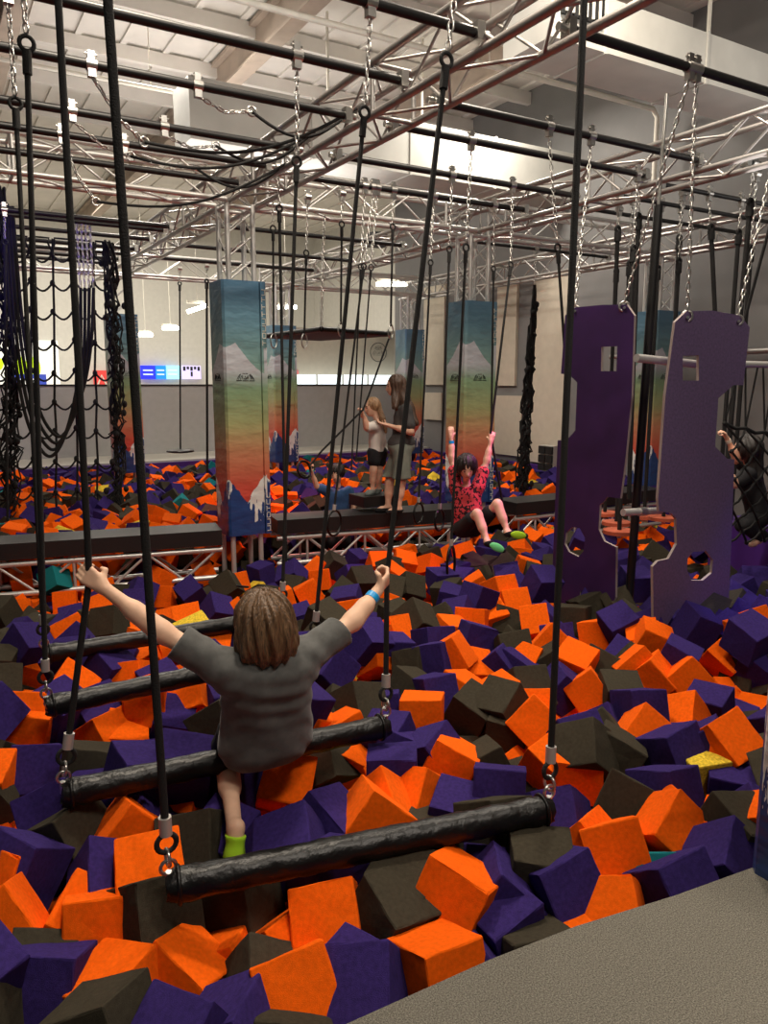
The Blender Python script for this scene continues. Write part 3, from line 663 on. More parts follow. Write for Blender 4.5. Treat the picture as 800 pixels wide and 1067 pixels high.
# tied-back chains with ropes pulled to the truss
def tied(lab, Y, px, py, q, endp):
    p = on(px, py, 'Y', Y); p.z = PZ; t = thing('tied_chain', lab, 'chain', p, 'tied-back chains and ropes')
    clampmb(p).obj('clamp', 'steel', t); q = V(q); e = V(endp)
    b = MB(); m1 = lerp(p-V((0, 0, .06)), q, .5)-V((0, 0, .05)); b.chain([p-V((0, 0, .06)), m1, q], .006, .06); b.obj('chain', 'steel', t)
    b = MB(); n = 12; b.tube([lerp(q, e, i/n)-V((0, 0, .16*math.sin(pi*i/n))) for i in range(n+1)], .011, 7); b.obj('rope', 'rope', t)
    b = MB(); b.ring(q, (0, 1, 0), .03, .007, 14); b.obj('thimble', 'steel', t)
E1 = V((2.75, 5.0, 3.3)); E2 = V((2.72, 5.6, 3.3))
tied('tied-back chain from the second pipe, left clamp, rope pulled up to the truss', 5.02, 95, 68, at(150, 148, 4.9), E1)
tied('tied-back chain from the second pipe, right clamp, rope pulled up to the truss', 5.02, 206, 95, at(262, 116, 5.1), E1+V((0, .1, 0)))
tied('tied-back chain from the third pipe, left clamp, rope pulled up to the truss', 5.9, 75, 115, at(136, 163, 5.6), E2)
tied('tied-back chain from the third pipe, right clamp, rope pulled up to the truss', 5.9, 171, 130, at(225, 152, 5.9), E2+V((0, .1, 0)))
tied('lowest tied-back chain, from the fourth pipe, drooping nearly to the pale truss', 6.46, 64, 141, at(100, 210, 6.0), E2+V((0, .5, -.1)))
tied('tied-back chain from the fourth pipe, right clamp, rope pulled to the truss', 6.46, 131, 181, at(205, 176, 6.3), E2+V((0, .6, -.1)))
# hanging ropes, some ending in rings
def hrope(lab, x, y, Y, xe, ye, pe=None, chain=.55, r=.011, end='ferrule', name='hanging_rope', grp='ropes hanging over the pit', R=.13, ez=1.0, mid=()):
    p = on(x, y, 'Y', Y); p.z = PZ; pe = on(xe, ye, 'Y', Y if pe is None else pe); t = thing(name, lab, 'rope' if end != 'ring' else 'ring swing', p, grp)
    c = p-V((0, 0, chain)); c = lerp(p, pe, chain/(p-pe).length)
    pts = [c]+[V(m) for m in mid]+[pe]; ropekit(t, p, c, pts, r, ferrule=(end in ('ferrule', 'ring')))
    if end == 'ring':
        b = MB(); b.ring(pe-V((0, 0, R*ez+.01)), (.5, -.86, 0), R, .012, 28, 8, ez=ez, up=(0, 0, 1)); b.obj('ring', 'vinyl', t)
    if end == 'carabiner':
        b = MB(); b.ring(pe-V((0, 0, .05)), (.5, -.86, 0), .05, .007, 18, 6, ez=1.4, up=(0, 0, 1)); b.obj('carabiner', 'steel', t)
    return t
hrope('rope ending in a ring beside the boy in the blue tee', 389, 195, 6.63, 348, 531, chain=.7, end='ring', R=.125)
hrope('rope with a pale tag and ring at the platform edge, right of the woman', 452, 207, 6.63, 436, 523, chain=.6, end='ring', R=.11)
hrope('rope with a pale tag and ring, second right of the woman', 471, 184, 5.9, 458, 530, chain=.6, end='ring', R=.1)
hrope('rope with a tall oval ring dangling in front of orange cubes, beside red-shirted child', 491, 147, 5.03, 470, 568, chain=.75, end='ring', R=.075, ez=2.0)
hrope('rope gripped in the raised hand of the red-shirted child, right of the pillar face', 534, 194, 5.9, 527, 545, pe=5.6, chain=.7, end='ferrule', mid=[at(511, 452, 6.95)])
hrope('rope hanging straight along the right edge of the creased pillar', 515, 214, 6.63, 512, 440, chain=.6, end='none')
hrope('rope behind the left corner of the dark purple board, chain at top', 572, 135, 4.48, 592, 420, chain=.8, end='none')
hrope('thin rope falling behind the girl, left one of a close pair', 380, 196, 6.63, 366, 490, chain=.7, end='none', r=.008)
hrope('thin rope falling behind the girl, right one of a close pair', 393, 198, 6.63, 371, 480, chain=.7, end='none', r=.008)
hrope('thick black rope just right of the first pillar, reaching down past the platform', 290, 170, 6.46, 298, 588, chain=.3, end='none', r=.014)
hrope('rope right of the first pillar ending in a steel carabiner at the hanging platform', 284, 190, 7.3, 285, 350, chain=.3, end='carabiner')
hrope('rope left of the thin pair ending in a steel carabiner below the hanging platform', 320, 175, 7.3, 317, 350, chain=.5, end='carabiner')
hrope('rope above the woman ending in a steel carabiner at the platform corner', 410, 150, 6.63, 407, 340, chain=.3, end='carabiner')
hrope('double rope beside the slim steel clasp, left of centre', 356, 160, 7.0, 355, 338, chain=.25, end='carabiner')
hrope('thin black rope far back carrying a round black disc, before the grey half wall', 187, 277, 12.7, 188, 468, chain=.2, end='none', r=.014)
p = on(188, 470, 'Y', 12.7); b = MB(); b.ball(p, (.24, .24, .035)); tag(b.obj('swing_disc', 'vinyl'), 'round black disc seat far back, before the grey half wall left of the first pillar', 'disc seat')
hrope('black strap hanging right beside the dark left face of the first pillar', 215, 270, 12.2, 216, 500, chain=.2, end='none', r=.02)
hrope('rope at the far left edge in front of the bundled net', 3, 200, 9.45, 8, 545, chain=.3, end='none', r=.014)
# diagonal strap from platform corner via girl's hands to the boy's ring
pts = [at(405, 353, 8.6), at(384, 412, 8.5), at(378, 427, 8.45), at(335, 470, 8.2), at(322, 486, 8.1)]
b = MB(); b.tube(pts, .011, 7); t = thing('tag_rope', 'thin black rope stretched diagonally from platform corner past the girl to the boy', 'rope', pts[0]); b.obj('rope', 'rope', t)
b = MB(); b.ring(pts[-1]-V((.06, 0, .03)), (.3, -.9, .2), .09, .013, 20, 7); b.obj('ring', 'vinyl', t)
# hanging platform
A, B, C_, D_ = V((3.685, 9.017, 2)), V((3.745, 7.62, 2)), V((4.78, 7.94, 2)), V((4.5, 9.2, 2))
t = thing('hanging_board', 'flat black board hung level from ropes above the children', 'platform', (A+C_)/2)
b = MB(); b.prism([(q.x, q.y) for q in (A, B, C_, D_)], lambda x, y: V((x, y, 1.97)), lambda x, y: V((x, y, 2.02))); b.obj('board', 'black', t)
b = MB()
for p, q in ((A, B), (B, C_), (C_, D_), (D_, A)): b.tube([p, q], .03, 8)
b.obj('edge_roll', 'vinyl', t)
b = MB()
for q in (B, D_): b.chain([q, (q.x+.05, q.y, 3.2)])
b.obj('chain', 'steel', t)
# disc swings on the right
for k, (x, y, d, lab) in enumerate([(691, 540, 8.0, 'largest reddish wooden disc seat, in the notch of the grey-purple board'), (645, 554, 7.3, 'lowest reddish disc seat between the two purple boards'), (642, 545, 8.2, 'middle disc seat between the two purple boards'),
        (630, 535, 8.7, 'disc seat just visible in the notch of the dark purple board'), (671, 538, 8.5, 'small disc seat behind the lower steel tube between the boards'), (760, 556, 7.3, 'disc seat peeping out right of the grey-purple board')]):
    p = at(x, y, d); t = thing('disc_swing', lab, 'swing', p, 'disc swings in the right bay')
    b = MB(); b.tube([p-V((0, 0, .018)), p+V((0, 0, .018))], .15, 24); b.obj('disc', 'wood', t)
    ropekit(t, (p.x, p.y, 3.25), (p.x, p.y, 2.65), [(p.x, p.y, 2.65), (p.x, p.y, p.z+.02)], .02, False, clamp=True)
    b = MB(); b.tube([p-V((0, 0, .06)), p-V((0, 0, .02))], .02, 8); b.obj('knot', 'white', t)
for k, (x0, y0, x1, y1, Y, lab) in enumerate([(645, 205, 640, 330, 5.68, 'thick twisted rope above the dark purple board'), (666, 195, 655, 520, 5.17, 'thick twisted rope along the right edge of the dark purple board'), (710, 200, 702, 360, 5.68, 'thick twisted rope left of the grey-purple board chain'),
        (739, 200, 745, 330, 5.17, 'thick twisted rope above the middle of the grey-purple board'), (783, 200, 756, 500, 4.3, 'thick twisted rope at right corner of grey-purple board, behind its upper notch'), (772, 210, 752, 480, 5.17, 'thick twisted rope, second in the upper notch of grey-purple board')]):
    t = hrope(lab, x0, y0, Y, x1, y1, chain=.28, r=.022, end='none', name='twisted_rope', grp='twisted ropes in the right bay')
# ------------------------------------------------------------------ nets
def net_left():
    Y = 10.36; t = thing('cargo_net', 'black climbing net of looped ropes hanging open behind the left ropes', 'net', on(65, 300, 'Y', Y))
    xs = [-14, 8, 31, 54, 76, 97, 117]; ys = [262, 292, 322, 354, 386, 416, 446, 478, 510, 540]
    b = MB(); r2 = random.Random(2)
    for i, x in enumerate(xs):
        b.tube([on(x+r2.uniform(-1, 1)+j*.5, y, 'Y', Y) for j, y in enumerate([244+i*1.6]+ys+[565])], .014, 6)
    for j, y in enumerate(ys):
        for i in range(len(xs)-1):
            a, c = on(xs[i]+j*.5, y+(i % 2)*3, 'Y', Y), on(xs[i+1]+j*.5, y+((i+1) % 2)*3, 'Y', Y)
            b.tube([lerp(a, c, k/8)-V((0, .02, .11*math.sin(pi*k/8))) for k in range(9)], .013, 6)
    for j, y in enumerate(ys):
        for i, x in enumerate(xs): b.ball(on(x+j*.5, y+(i % 2)*3, 'Y', Y), (.032, .032, .04), 0, 7, 5)
    b.obj('netting', 'rope', t)
    b = MB()
    for i in range(len(xs)-1):
        a, c = on(xs[i], 262, 'Y', Y), on(xs[i+1], 262, 'Y', Y); top = on((xs[i]+xs[i+1])/2, 244+i*1.6, 'Y', Y)
        for s, e in ((a, -1), (c, 1)): b.tube([s, s+V((-e*.04, 0, .1)), top+V((e*.09, 0, .0)), top], .012, 6)
    b.obj('top_loop', 'rope', t)
net_left()
def bundle(lab, Y, spine, n, rad, seed, knots=9):
    r2 = random.Random(seed); t = thing('gathered_net', lab, 'net', on(spine[0][0], spine[0][1], 'Y', Y)); b = MB()
    for k in range(n):
        ph = r2.uniform(0, 6.28); w = r2.uniform(.3, 1); pts = []
        for j in range(25):
            u = j/24*(len(spine)-1); i = min(int(u), len(spine)-2); f = u-i
            x = spine[i][0]+(spine[i+1][0]-spine[i][0])*f; y = spine[i][1]+(spine[i+1][1]-spine[i][1])*f; R = rad[i]+(rad[i+1]-rad[i])*f
            p = on(x, y, 'Y', Y); a = ph+j*r2.uniform(.2, .9); pts.append(p+V((math.cos(a), math.sin(a), r2.uniform(-.2, .2)))*R*w)
        b.tube(pts, .011, 5)
    for k in range(knots):
        u = (k+.5)/knots*(len(spine)-1); i = min(int(u), len(spine)-2); f = u-i; p = on(spine[i][0]+(spine[i+1][0]-spine[i][0])*f, spine[i][1]+(spine[i+1][1]-spine[i][1])*f, 'Y', Y); R = rad[i]+(rad[i+1]-rad[i])*f
        for q in range(3): b.ball(p+V((r2.uniform(-1, 1)*R, r2.uniform(-1, 0)*R, r2.uniform(-.1, .1))), (.035, .035, .045), 0, 7, 5)
    b.obj('netting', 'rope', t)
bundle('thick gathered black net at the far left edge, knotted like a braid', 10.2, [(0, 195), (4, 300), (9, 390), (10, 470), (10, 556)], 16, [.06, .1, .1, .16, .12], 1, 12)
bundle('gathered black net bunched in front of the distant left pillar', 10.2, [(112, 252), (118, 330), (122, 400), (123, 480), (120, 556)], 14, [.09, .13, .1, .12, .16], 4, 11)
bundle('twisted black net hanging from a chain before the beige panels', 8.4, [(557, 297), (554, 350), (549, 420), (546, 480), (543, 532)], 26, [.015, .07, .1, .12, .17], 9, 4)
p0 = on(557, 297, 'Y', 8.4); b = MB(); b.chain([p0, (p0.x, p0.y, 3.25)]); c = thing('net_chain', 'short steel chain holding up the twisted black net', 'chain', p0); b.obj('chain', 'steel', c); clampmb((p0.x, p0.y, 3.25)).obj('clamp', 'steel', c)
pipe(8.4, 6.06, 8.8, 'thin black pipe holding the chain of the twisted net', .022, 'pipe', 'thin pipes of the right bay', (True, True))
for k in range(4):
    Y = 9.7; pts = [(4+3*k, 215), (12+4*k, 340), (26+4*k, 430-4*k), (44+4*k, 470-6*k), (58+4*k, 472-8*k), (72+5*k, 440-12*k), (83+4*k, 380-8*k), (84+4.5*k, 300)]
    n = len(pts); W = [on(x, y, 'Y', Y) for x, y in pts]; fine = []
    for i in range(n-1):
        p_, a, c, d_ = W[max(i-1, 0)], W[i], W[i+1], W[min(i+2, n-1)]
        for j in range(6):
            u = j/6; fine.append(.5*((2*a)+(c-p_)*u+(2*p_-5*a+4*c-d_)*u*u+(3*a-p_-3*c+d_)*u**3))
    fine.append(W[-1]); t = thing('slack_rope', ['outermost of four slack U shaped ropes in front of the net', 'second of four slack U shaped ropes in front of the net, counted from outside', 'third of four slack U shaped ropes in front of the net, counted from outside', 'innermost of four slack U shaped ropes in front of the net'][k], 'rope', W[0], 'slack ropes before the net')
    b = MB(); b.tube(fine, .02, 7); b.obj('rope', 'rope', t)
    b = MB(); b.chain([W[-1], (W[-1].x, Y, 3.25)], .006, .06); b.obj('chain', 'steel', t)
    b = MB(); b.tube([W[0], (W[0].x, Y, 3.3)], .018, 6); b.obj('upper_rope', 'rope', t)
pipe(9.7, -.8, 2.68, 'black pipe just before the net pipe, holding the slack U ropes')
# ------------------------------------------------------------------ purple climbing boards
from mathutils.geometry import tessellate_polygon
def board(lab, ax, val, outer, holes, th, m, corners, clamps):
    def P(q, off): 
        p = on(560+q[0]/2.9625, 300+q[1]/2.9625, ax, val); p['XY'.index(ax)] += off; return p
    polys = [outer]+holes; pts3 = [[P(q, 0) for q in pl] for pl in polys]; flat = [p for pl in pts3 for p in pl]
    tri = tessellate_polygon(pts3); b = MB(); back = [P(q, th) for pl in polys for q in pl]
    b.add(flat, tri, 0); b.add(back, [x[::-1] for x in tri], 0); o = 0
    for pl in polys:
        n = len(pl); b.add(flat[o:o+n]+back[o:o+n], [(i, (i+1) % n, (i+1) % n+n, i+n) for i in range(n)], 1); o += n
    t = thing('climbing_board', lab, 'climbing board', flat[0], 'hanging purple climbing boards'); b.obj('board', [m, 'boardedge'], t)
    for q, c in zip(corners, clamps):
        e = P(q, th/2); b = MB(); b.tube([e-V((.03, .03, 0)), e+V((.03, .03, 0))], .009, 6); b.ring(e+V((0, 0, .01)), (.7, .7, 0), .032, .008, 14); b.obj('shackle', 'steel', t)
        b = MB(); b.chain([e+V((0, 0, .04)), V(c)-V((0, 0, .05))], .0055, .055); b.obj('chain', 'steel', t)
        clampmb(c).obj('clamp', 'steel', t)
cl = on(722, 75, 'Y', 3.27); cl.z = PZ
board('greyed purple climbing board with square and hexagonal holes, nearer of the two', 'Y', 3.3, [(425, 105), (460, 72), (540, 70), (625, 85), (655, 122), (635, 300), (605, 300), (558, 340), (548, 490), (585, 527), (607, 530), (600, 740), (590, 960), (562, 1012), (535, 1022), (492, 1038), (488, 1012), (470, 985), (440, 985), (425, 1000), (400, 1042), (358, 1040), (356, 860), (372, 843), (405, 836), (430, 790), (428, 712), (412, 695), (375, 690), (372, 650), (395, 330)],
      [[(448, 210), (498, 208), (498, 286), (448, 286)], [(480, 815), (520, 812), (541, 840), (538, 880), (510, 903), (475, 903), (461, 870), (463, 835)]], .02, 'boardB', [(465, 92), (622, 104)], [cl+V((.03, 0, 0)), on(806, 160, 'Y', 3.27)*1.0])
c2 = on(616, 144, 'Y', 4.48); c2.z = PZ
board('dark purple climbing board with cut-outs, turned edge-on beside the nearer one', 'X', 4.15, [(85, 85), (118, 60), (200, 52), (275, 52), (298, 85), (290, 330), (272, 520), (255, 650), (215, 645), (192, 670), (188, 745), (205, 782), (242, 800), (240, 955), (222, 1000), (190, 1010), (172, 985), (152, 940), (132, 935), (120, 1000), (70, 1010), (42, 960), (62, 470), (90, 470), (116, 440), (122, 292), (98, 268), (72, 265)],
      [[(197, 182), (246, 180), (243, 257), (195, 257)], [(108, 738), (130, 742), (146, 772), (142, 812), (126, 830), (96, 815), (83, 790), (88, 755)]], .02, 'boardA', [(112, 72), (264, 62)], [c2, cl-V((.03, 0, 0))])
def tubeth(name, lab, a, bb, r, m='aluw', cat='tube'):
    t = thing(name, lab, cat, lerp(a, bb, .5)); b = MB(); b.tube([a, bb], r, 14); b.obj('tube', m, t)
    b = MB(); d = (V(bb)-V(a)).normalized(); c = lerp(a, bb, .5); b.tube([c-d*.03, c+d*.03], r*1.25, 14); b.obj('coupler', 'steel', t); return t
tubeth('spacer_tube', 'upper white steel tube poking through the square hole of the grey-purple board', on(663, 373, 'Y', 3.42), on(731, 380, 'Y', 3.42), .026)
tubeth('spacer_tube', 'lower white steel tube between the notches of the two boards', on(649, 534, 'Y', 3.42), on(688, 532, 'Y', 3.42), .024)
tubeth('net_rail', 'white steel rail carrying the climbing web at the right edge', V((5.3, 3.78, 1.57)), V((8.2, 3.78, 1.57)), .026)
tubeth('wall_rail', 'thin grey rail on the wall at the right edge above the web', V((9.6, 5.2, 1.85)), V((9.6, 9.0, 1.85)), .04, 'alu')
t = thing('rail_hanger', 'thin rope holding up the white net rail, behind the grey-purple board', 'rope', (5.34, 3.78, 1.57)); b = MB(); b.tube([(5.34, 3.78, 1.55), (5.34, 3.4, 3.25)], .012, 6); b.obj('rope', 'rope', t)
pA, pB = on(686, 214, 'Y', 3.72), on(655, 628, 'Y', 3.72)
t = thing('padded_pole', 'tall black pole leaning between the two purple boards, down into the foam', 'pole', pB); b = MB(); b.tube([pA, pB], .03, 12); b.obj('pole', 'pipe', t)
b = MB(); b.tube([lerp(pA, pB, .02)+V((.045, .05, 0)), lerp(pA, pB, .93)+V((.045, .05, 0))], .012, 8); b.obj('edge_strip', 'aluw', t); b = MB(); b.tube([pA, (pA.x+.02, pA.y, 3.3)], .012, 6); b.obj('hanger', 'steel', t)
# web at the right edge
t = thing('climbing_web', 'black knotted climbing web slung below the white rail at the right edge', 'net', (6.2, 3.78, 1.0))
def webp(u, v): return V((5.30+u*1.9, 3.78-.12*math.sin(pi*v)-.05*math.sin(5*u), 1.12-.12*math.sin(pi*u)-v*(.95-.25*u)))
b = MB(); kn = MB(); nu, nv = 17, 9
for i in range(nu+1):
    for j in range(nv+1):
        if (i+j) % 2: continue
        p = webp(i/nu, j/nv); kn.ball(p, .019, 0, 6, 4)
        for di in (-1, 1):
            if 0 <= i+di <= nu and j < nv: b.tube([p, lerp(p, webp((i+di)/nu, (j+1)/nv), .5)-V((0, .01, .012)), webp((i+di)/nu, (j+1)/nv)], .0095, 5)
for i in range(0, nu-1, 2): b.tube([webp(i/nu, 0), webp((i+1)/nu, 0)-V((0, 0, .02)), webp((i+2)/nu, 0)], .014, 6)
b.add(kn.v, kn.f, 0, True); b.obj('netting', 'rope', t)
b = MB()
for i in range(0, nu+1, 2):
    p = webp(i/nu, 0)
    for dx in (-.07, .09): b.tube([p, (max(p.x+dx+.05, 5.31), 3.78, 1.57)], .008, 5)
b.obj('suspension_cord', 'rope', t)
# ------------------------------------------------------------------ people
A_ = np.array
def person(lab, J, S, res=.011, loc=None):
    t = thing('person', lab, 'person', loc or V(J['pelvis'])); return t
# --- the boy on the log
S = .78
J = dict(pelvis=V((1.0, 2.60, .15)), chest=V((.975, 2.46, .405)), neck=V((.968, 2.43, .475)), head=V((.958, 2.445, .588)), up=V((0, -.18, 1)), face=V((.05, 1, -.05)), hs=1.22, handS=1.16, armS=1.18, curl=1.1,
    shL=V((.835, 2.475, .432)), shR=V((1.112, 2.455, .435)))
gL = at(93, 601, 2.62); gR = at(402, 605, 3.1)
dL = (gL-J['shL']).normalized(); dR = (gR-J['shR']).normalized()
J['elL'] = lerp(J['shL'], gL, .47)+V((0, 0, -.022)); J['elR'] = lerp(J['shR'], gR, .5)+V((.02, -.01, -.02))
J['hdL'] = (gL-J['elL']).normalized(); J['hdR'] = (gR-J['elR']).normalized()
J['wrL'] = gL-J['hdL']*.068; J['wrR'] = gR-J['hdR']*.068
J['hnL'] = V((.35, .9, -.1)); J['hnR'] = V((-.75, .6, .1)); J['htL'] = V((0, .2, 1)); J['htR'] = V((0, .2, 1))
J['hipL'] = V((.92, 2.62, .125)); J['hipR'] = V((1.08, 2.62, .125)); J['knL'] = V((.915, 2.77, -.02)); J['knR'] = V((1.13, 2.90, .06))
J['anL'] = at(244, 862, 2.66); J['toL'] = J['anL']+V((-.03, -.03, -.125)); J['dnL'] = V((0, -.9, -.2)).normalized()
J['anR'] = V((1.15, 2.98, -.2)); J['toR'] = V((1.16, 3.09, -.24))
t = person('boy seen from behind in charcoal tee, sitting on a log, arms spread', J, S)
prims = body_prims(J, S)
blob('body', prims, .0058, 'skin', t)
LEG = [J['knL'].copy(), J['anL'].copy(), J['toL'].copy()]
# tee
def folds(P):
    d = P-A_(J['chest']); u = d[..., 0]; v = d[..., 2]
    w = v-.9*u*u
    back = np.clip((A_(J['chest'])[1]+.02-P[..., 1])/.05, 0, 1)
    f = np.exp(-((v+.06)/.12)**2)*np.exp(-(u/.16)**2)
    g = .0035*np.sin(w*95+1.2*np.sin(u*9))*f*back
    g += .003*np.sin(u*38+v*22)*np.exp(-((v+.24)/.1)**2)
    g += .0028*np.sin(v*70+np.abs(u)*60)*np.exp(-((np.abs(u)-.17)/.06)**2)
    return (-g).astype(np.float32)
sl = []
for s in 'LR':
    e = lerp(J['sh'+s], J['el'+s], .80); sl.append(cone(J['sh'+s], e, .062, .064, .05))
tee = torso(J, S, .026, .006)+sl+[ell((.985, 2.53, .11), (.175, .08, .115), k=.06), cone(J['chest']+V((-.06, -.03, -.0)), J['pelvis']+V((-.05, -.07, -.02)), .085, .1, .06), cone(J['chest']+V((.06, -.03, -.0)), J['pelvis']+V((.06, -.07, -.02)), .085, .1, .06),
    ell(J['chest']+V((0, -.01, .03)), (.17, .075, .06), k=.05)]
sleeves_cut = []
o = blob('tee', tee, .0062, 'tee', t, disp=folds, planes=[((1.0, 2.5, .022), (0, -.15, -1)), (tuple(lerp(J['sh'+'L'], J['elL'], .78)), tuple(dL)), (tuple(lerp(J['shR'], J['elR'], .74)), tuple(dR))], sub=[cone(J['neck']+V((0, .01, -.03)), J['head'], .052, .06, .01)])
blob('shorts', [cone(J['hipL'], lerp(J['hipL'], J['knL'], .72), .078, .072), cone(J['hipR'], lerp(J['hipR'], J['knR'], .8), .078, .07), ell(J['pelvis']+V((0, .0, -.03)), (.15, .11, .085), k=.05)], .009, 'dark', t)
h = J['head']; K = S*1.22
blob('hair', [ell(h+V((0, -.012, .025)), (.098, .112, .105), (0, -.15, 1), (0, 1, 0)), ell(h+V((0, -.055, -.055)), (.092, .07, .085), (0, -.1, 1), (0, 1, 0), .05), ell(h+V((-.055, -.02, -.06)), (.045, .06, .07), k=.04), ell(h+V((.055, -.02, -.06)), (.045, .06, .07), k=.04)],
     .0052, 'hairb', t, disp=strands(13, .0058, h), sub=[ell(h+V((0, .11, -.045)), (.07, .075, .085), k=.02), ell(h+V((0, -.0, -.15)), (.06, .05, .05), k=.02)])
sk = blob('sock', foot_prims(J, 'L', S, .005), .006, 'sock', t, planes=[(tuple(lerp(J['anL'], J['toL'], .16)), tuple(J['anL']-J['toL']))])
blob('sock', foot_prims(J, 'R', S, .005), .007, 'sock', t, planes=[(tuple(J['anR']+V((0, 0, .01))), (0, 0, 1))])
for s in 'L':
    b = MB(); ax = (J['knL']-J['anL']).normalized(); ax = (J['anL']-J['toL']).normalized(); b.ring(lerp(J['anL'], J['toL'], .17)+J['dnL']*.01, ax, .0385, .0075, 24, 6); b.obj('cuff', 'dark', sk)
b = MB(); w = J['wrR']-J['hdR']*.035; b.tube([w-J['hdR']*.013, w+J['hdR']*.013], .0285, 20); b.obj('wristband', 'blue', t)
face_parts(J, S, t)
# --- child in red on the right
S = .74; d0 = 6.95
J = dict(head=at(486, 487, 6.83), up=V((.02, .1, 1)), face=V((-.42, -.82, -.42)), hs=1.2, neck=at(486, 503, 6.93), chest=at(486, 513, 6.95), pelvis=at(487, 549, 7.0), shL=at(475, 508, 6.97), shR=at(498, 507, 6.92), elL=at(471, 477, 7.0), elR=at(507, 480, 6.95),
    wrL=at(470, 456, 7.0), wrR=at(511, 461, 6.95), hipL=at(481, 552, 6.97), hipR=at(495, 551, 6.97), knL=at(497, 535, 6.7), knR=at(518, 525, 6.7), anL=at(508, 565, 6.62), anR=at(529, 555, 6.64), toL=at(524, 573, 6.6), toR=at(547, 558, 6.62), curl=1.1, handS=1.1)
for s in 'LR': J['hd'+s] = (J['wr'+s]-J['el'+s]).normalized(); J['hn'+s] = -FWD*-1.0; J['ht'+s] = RGT*(1 if s == 'L' else -1); J['dn'+s] = (-FWD*1.0+V((0, 0, -.12))).normalized()
t = person('child in red and black patterned tee hanging by both hands from ropes, knees up', J, S)
blob('body', body_prims(J, S), .0095, 'skin2', t)
blob('tee', torso(J, S, .016, .004)+[cone(J['sh'+s], lerp(J['sh'+s], J['el'+s], .55), .056, .058, .04) for s in 'LR'], .010, 'redshirt', t, planes=[(tuple(J['pelvis']), (0, 0, -1))], sub=[cone(J['neck'], J['head'], .055, .06, .01)])
blob('shorts', [cone(J['hip'+s], lerp(J['hip'+s], J['kn'+s], .68), .072, .066, .04) for s in 'LR']+[ell(J['pelvis'], (.125, .105, .085), k=.05)], .011, 'dark', t)
h = J['head']; f = J['face'].normalized()
blob('hair', [ell(h+V((0, 0, .028))-f*.012, (.092, .1, .095), k=.03), ell(h-f*.03-V((0, 0, .03)), (.088, .085, .075), k=.05)], .008, 'hairdk', t, disp=strands(13, .004, h), sub=[ell(h+f*.1-V((0, 0, .045)), (.08, .1, .075), k=.012)])
for s in 'LR':
    blob('sock', foot_prims(J, s, S, .006), .009, 'dark', t, planes=[(tuple(J['an'+s]-V((0, 0, .0))), tuple((J['kn'+s]-J['an'+s]).normalized()))])
    a, q, dn = J['an'+s], J['to'+s], J['dn'+s]; fr = (q-a).normalized()
    blob('grip_sole', [ell(lerp(a, q, .55)+dn*.052, (.036, .07, .014), dn, fr)], .006, 'mint' if s == 'L' else 'sock', t)
face_parts(J, S, t)
b = MB(); b.tube([J['wrL']-J['hdL']*.055, J['wrL']-J['hdL']*.03], .024, 14); b.obj('wristband', 'blue', t)
# --- woman
S = .93; LF = -RGT
J = dict(head=at(411, 402, 8.5), up=V((0, 0, 1))+LF*.12, face=LF*1.0-V((0, 0, .12))-FWD*.15, neck=at(418, 418, 8.5), chest=at(420, 430, 8.5), pelvis=at(418, 465, 8.52), shR=at(423, 427, 8.36), shL=at(419, 427, 8.66), elR=at(428, 450, 8.32), elL=at(424, 449, 8.7), wrR=at(404, 443, 8.36), wrL=at(403, 443, 8.64),
    hipR=at(419, 470, 8.43), hipL=at(417, 470, 8.6), knR=at(418, 501, 8.43), knL=at(406, 501, 8.62), anR=at(415, 529, 8.45), anL=at(404, 527, 8.6), toR=at(404, 531, 8.42), toL=at(393, 529, 8.57), curl=.5, handS=1)
for s in 'LR': J['hd'+s] = (J['wr'+s]-J['el'+s]).normalized(); J['hn'+s] = V((0, 0, 1))+LF*.2; J['ht'+s] = FWD
t = person('woman with long brown hair in profile, dark top, grey-green shorts, steadying the girl', J, S)
blob('body', body_prims(J, S), .012, 'skin2', t)
blob('top', torso(J, S, .014, 0)+[cone(J['sh'+s], lerp(J['sh'+s], J['el'+s], .7), .062, .066, .04) for s in 'LR']+[ell(lerp(J['chest'], J['pelvis'], .9), (.165, .13, .1), k=.06)], .013, 'greyt', t, planes=[(tuple(J['pelvis']-V((0, 0, .03))), (0, 0, -1))], sub=[cone(J['neck'], J['head'], .058, .06, .01)])
blob('shorts', [cone(J['hip'+s], lerp(J['hip'+s], J['kn'+s], .98), .1, .105, .05) for s in 'LR']+[ell(J['pelvis'], (.16, .14, .11), k=.05)], .013, 'shorts', t, planes=[(tuple(J['knR']+V((0, 0, .02))), (0, 0, -1))],
     disp=lambda P: (.006*np.sin(P[..., 0]*70+P[..., 2]*9)*np.clip((.75-P[..., 2])*3, 0, 1)).astype(np.float32))
h = J['head']
blob('hair', [ell(h+V((0, 0, .03))-LF*.025, (.098, .098, .1), k=.03), cone(h-LF*.06, at(425, 425, 8.47), .072, .062, .05), cone(at(425, 425, 8.47), at(434, 441, 8.45), .055, .03, .04), cone(h-LF*.01, at(412, 424, 8.4), .06, .04, .05)], .010, 'hairm', t, disp=strands(14, .005, h), sub=[ell(h+LF*.1-V((0, 0, .035)), (.072, .085, .085), k=.02)])
for s in 'LR': blob('sock', foot_prims(J, s, S, .006), .010, 'dark', t, planes=[(tuple(J['an'+s]-V((0, 0, .02))), (0, 0, 1))])
face_parts(J, S, t)
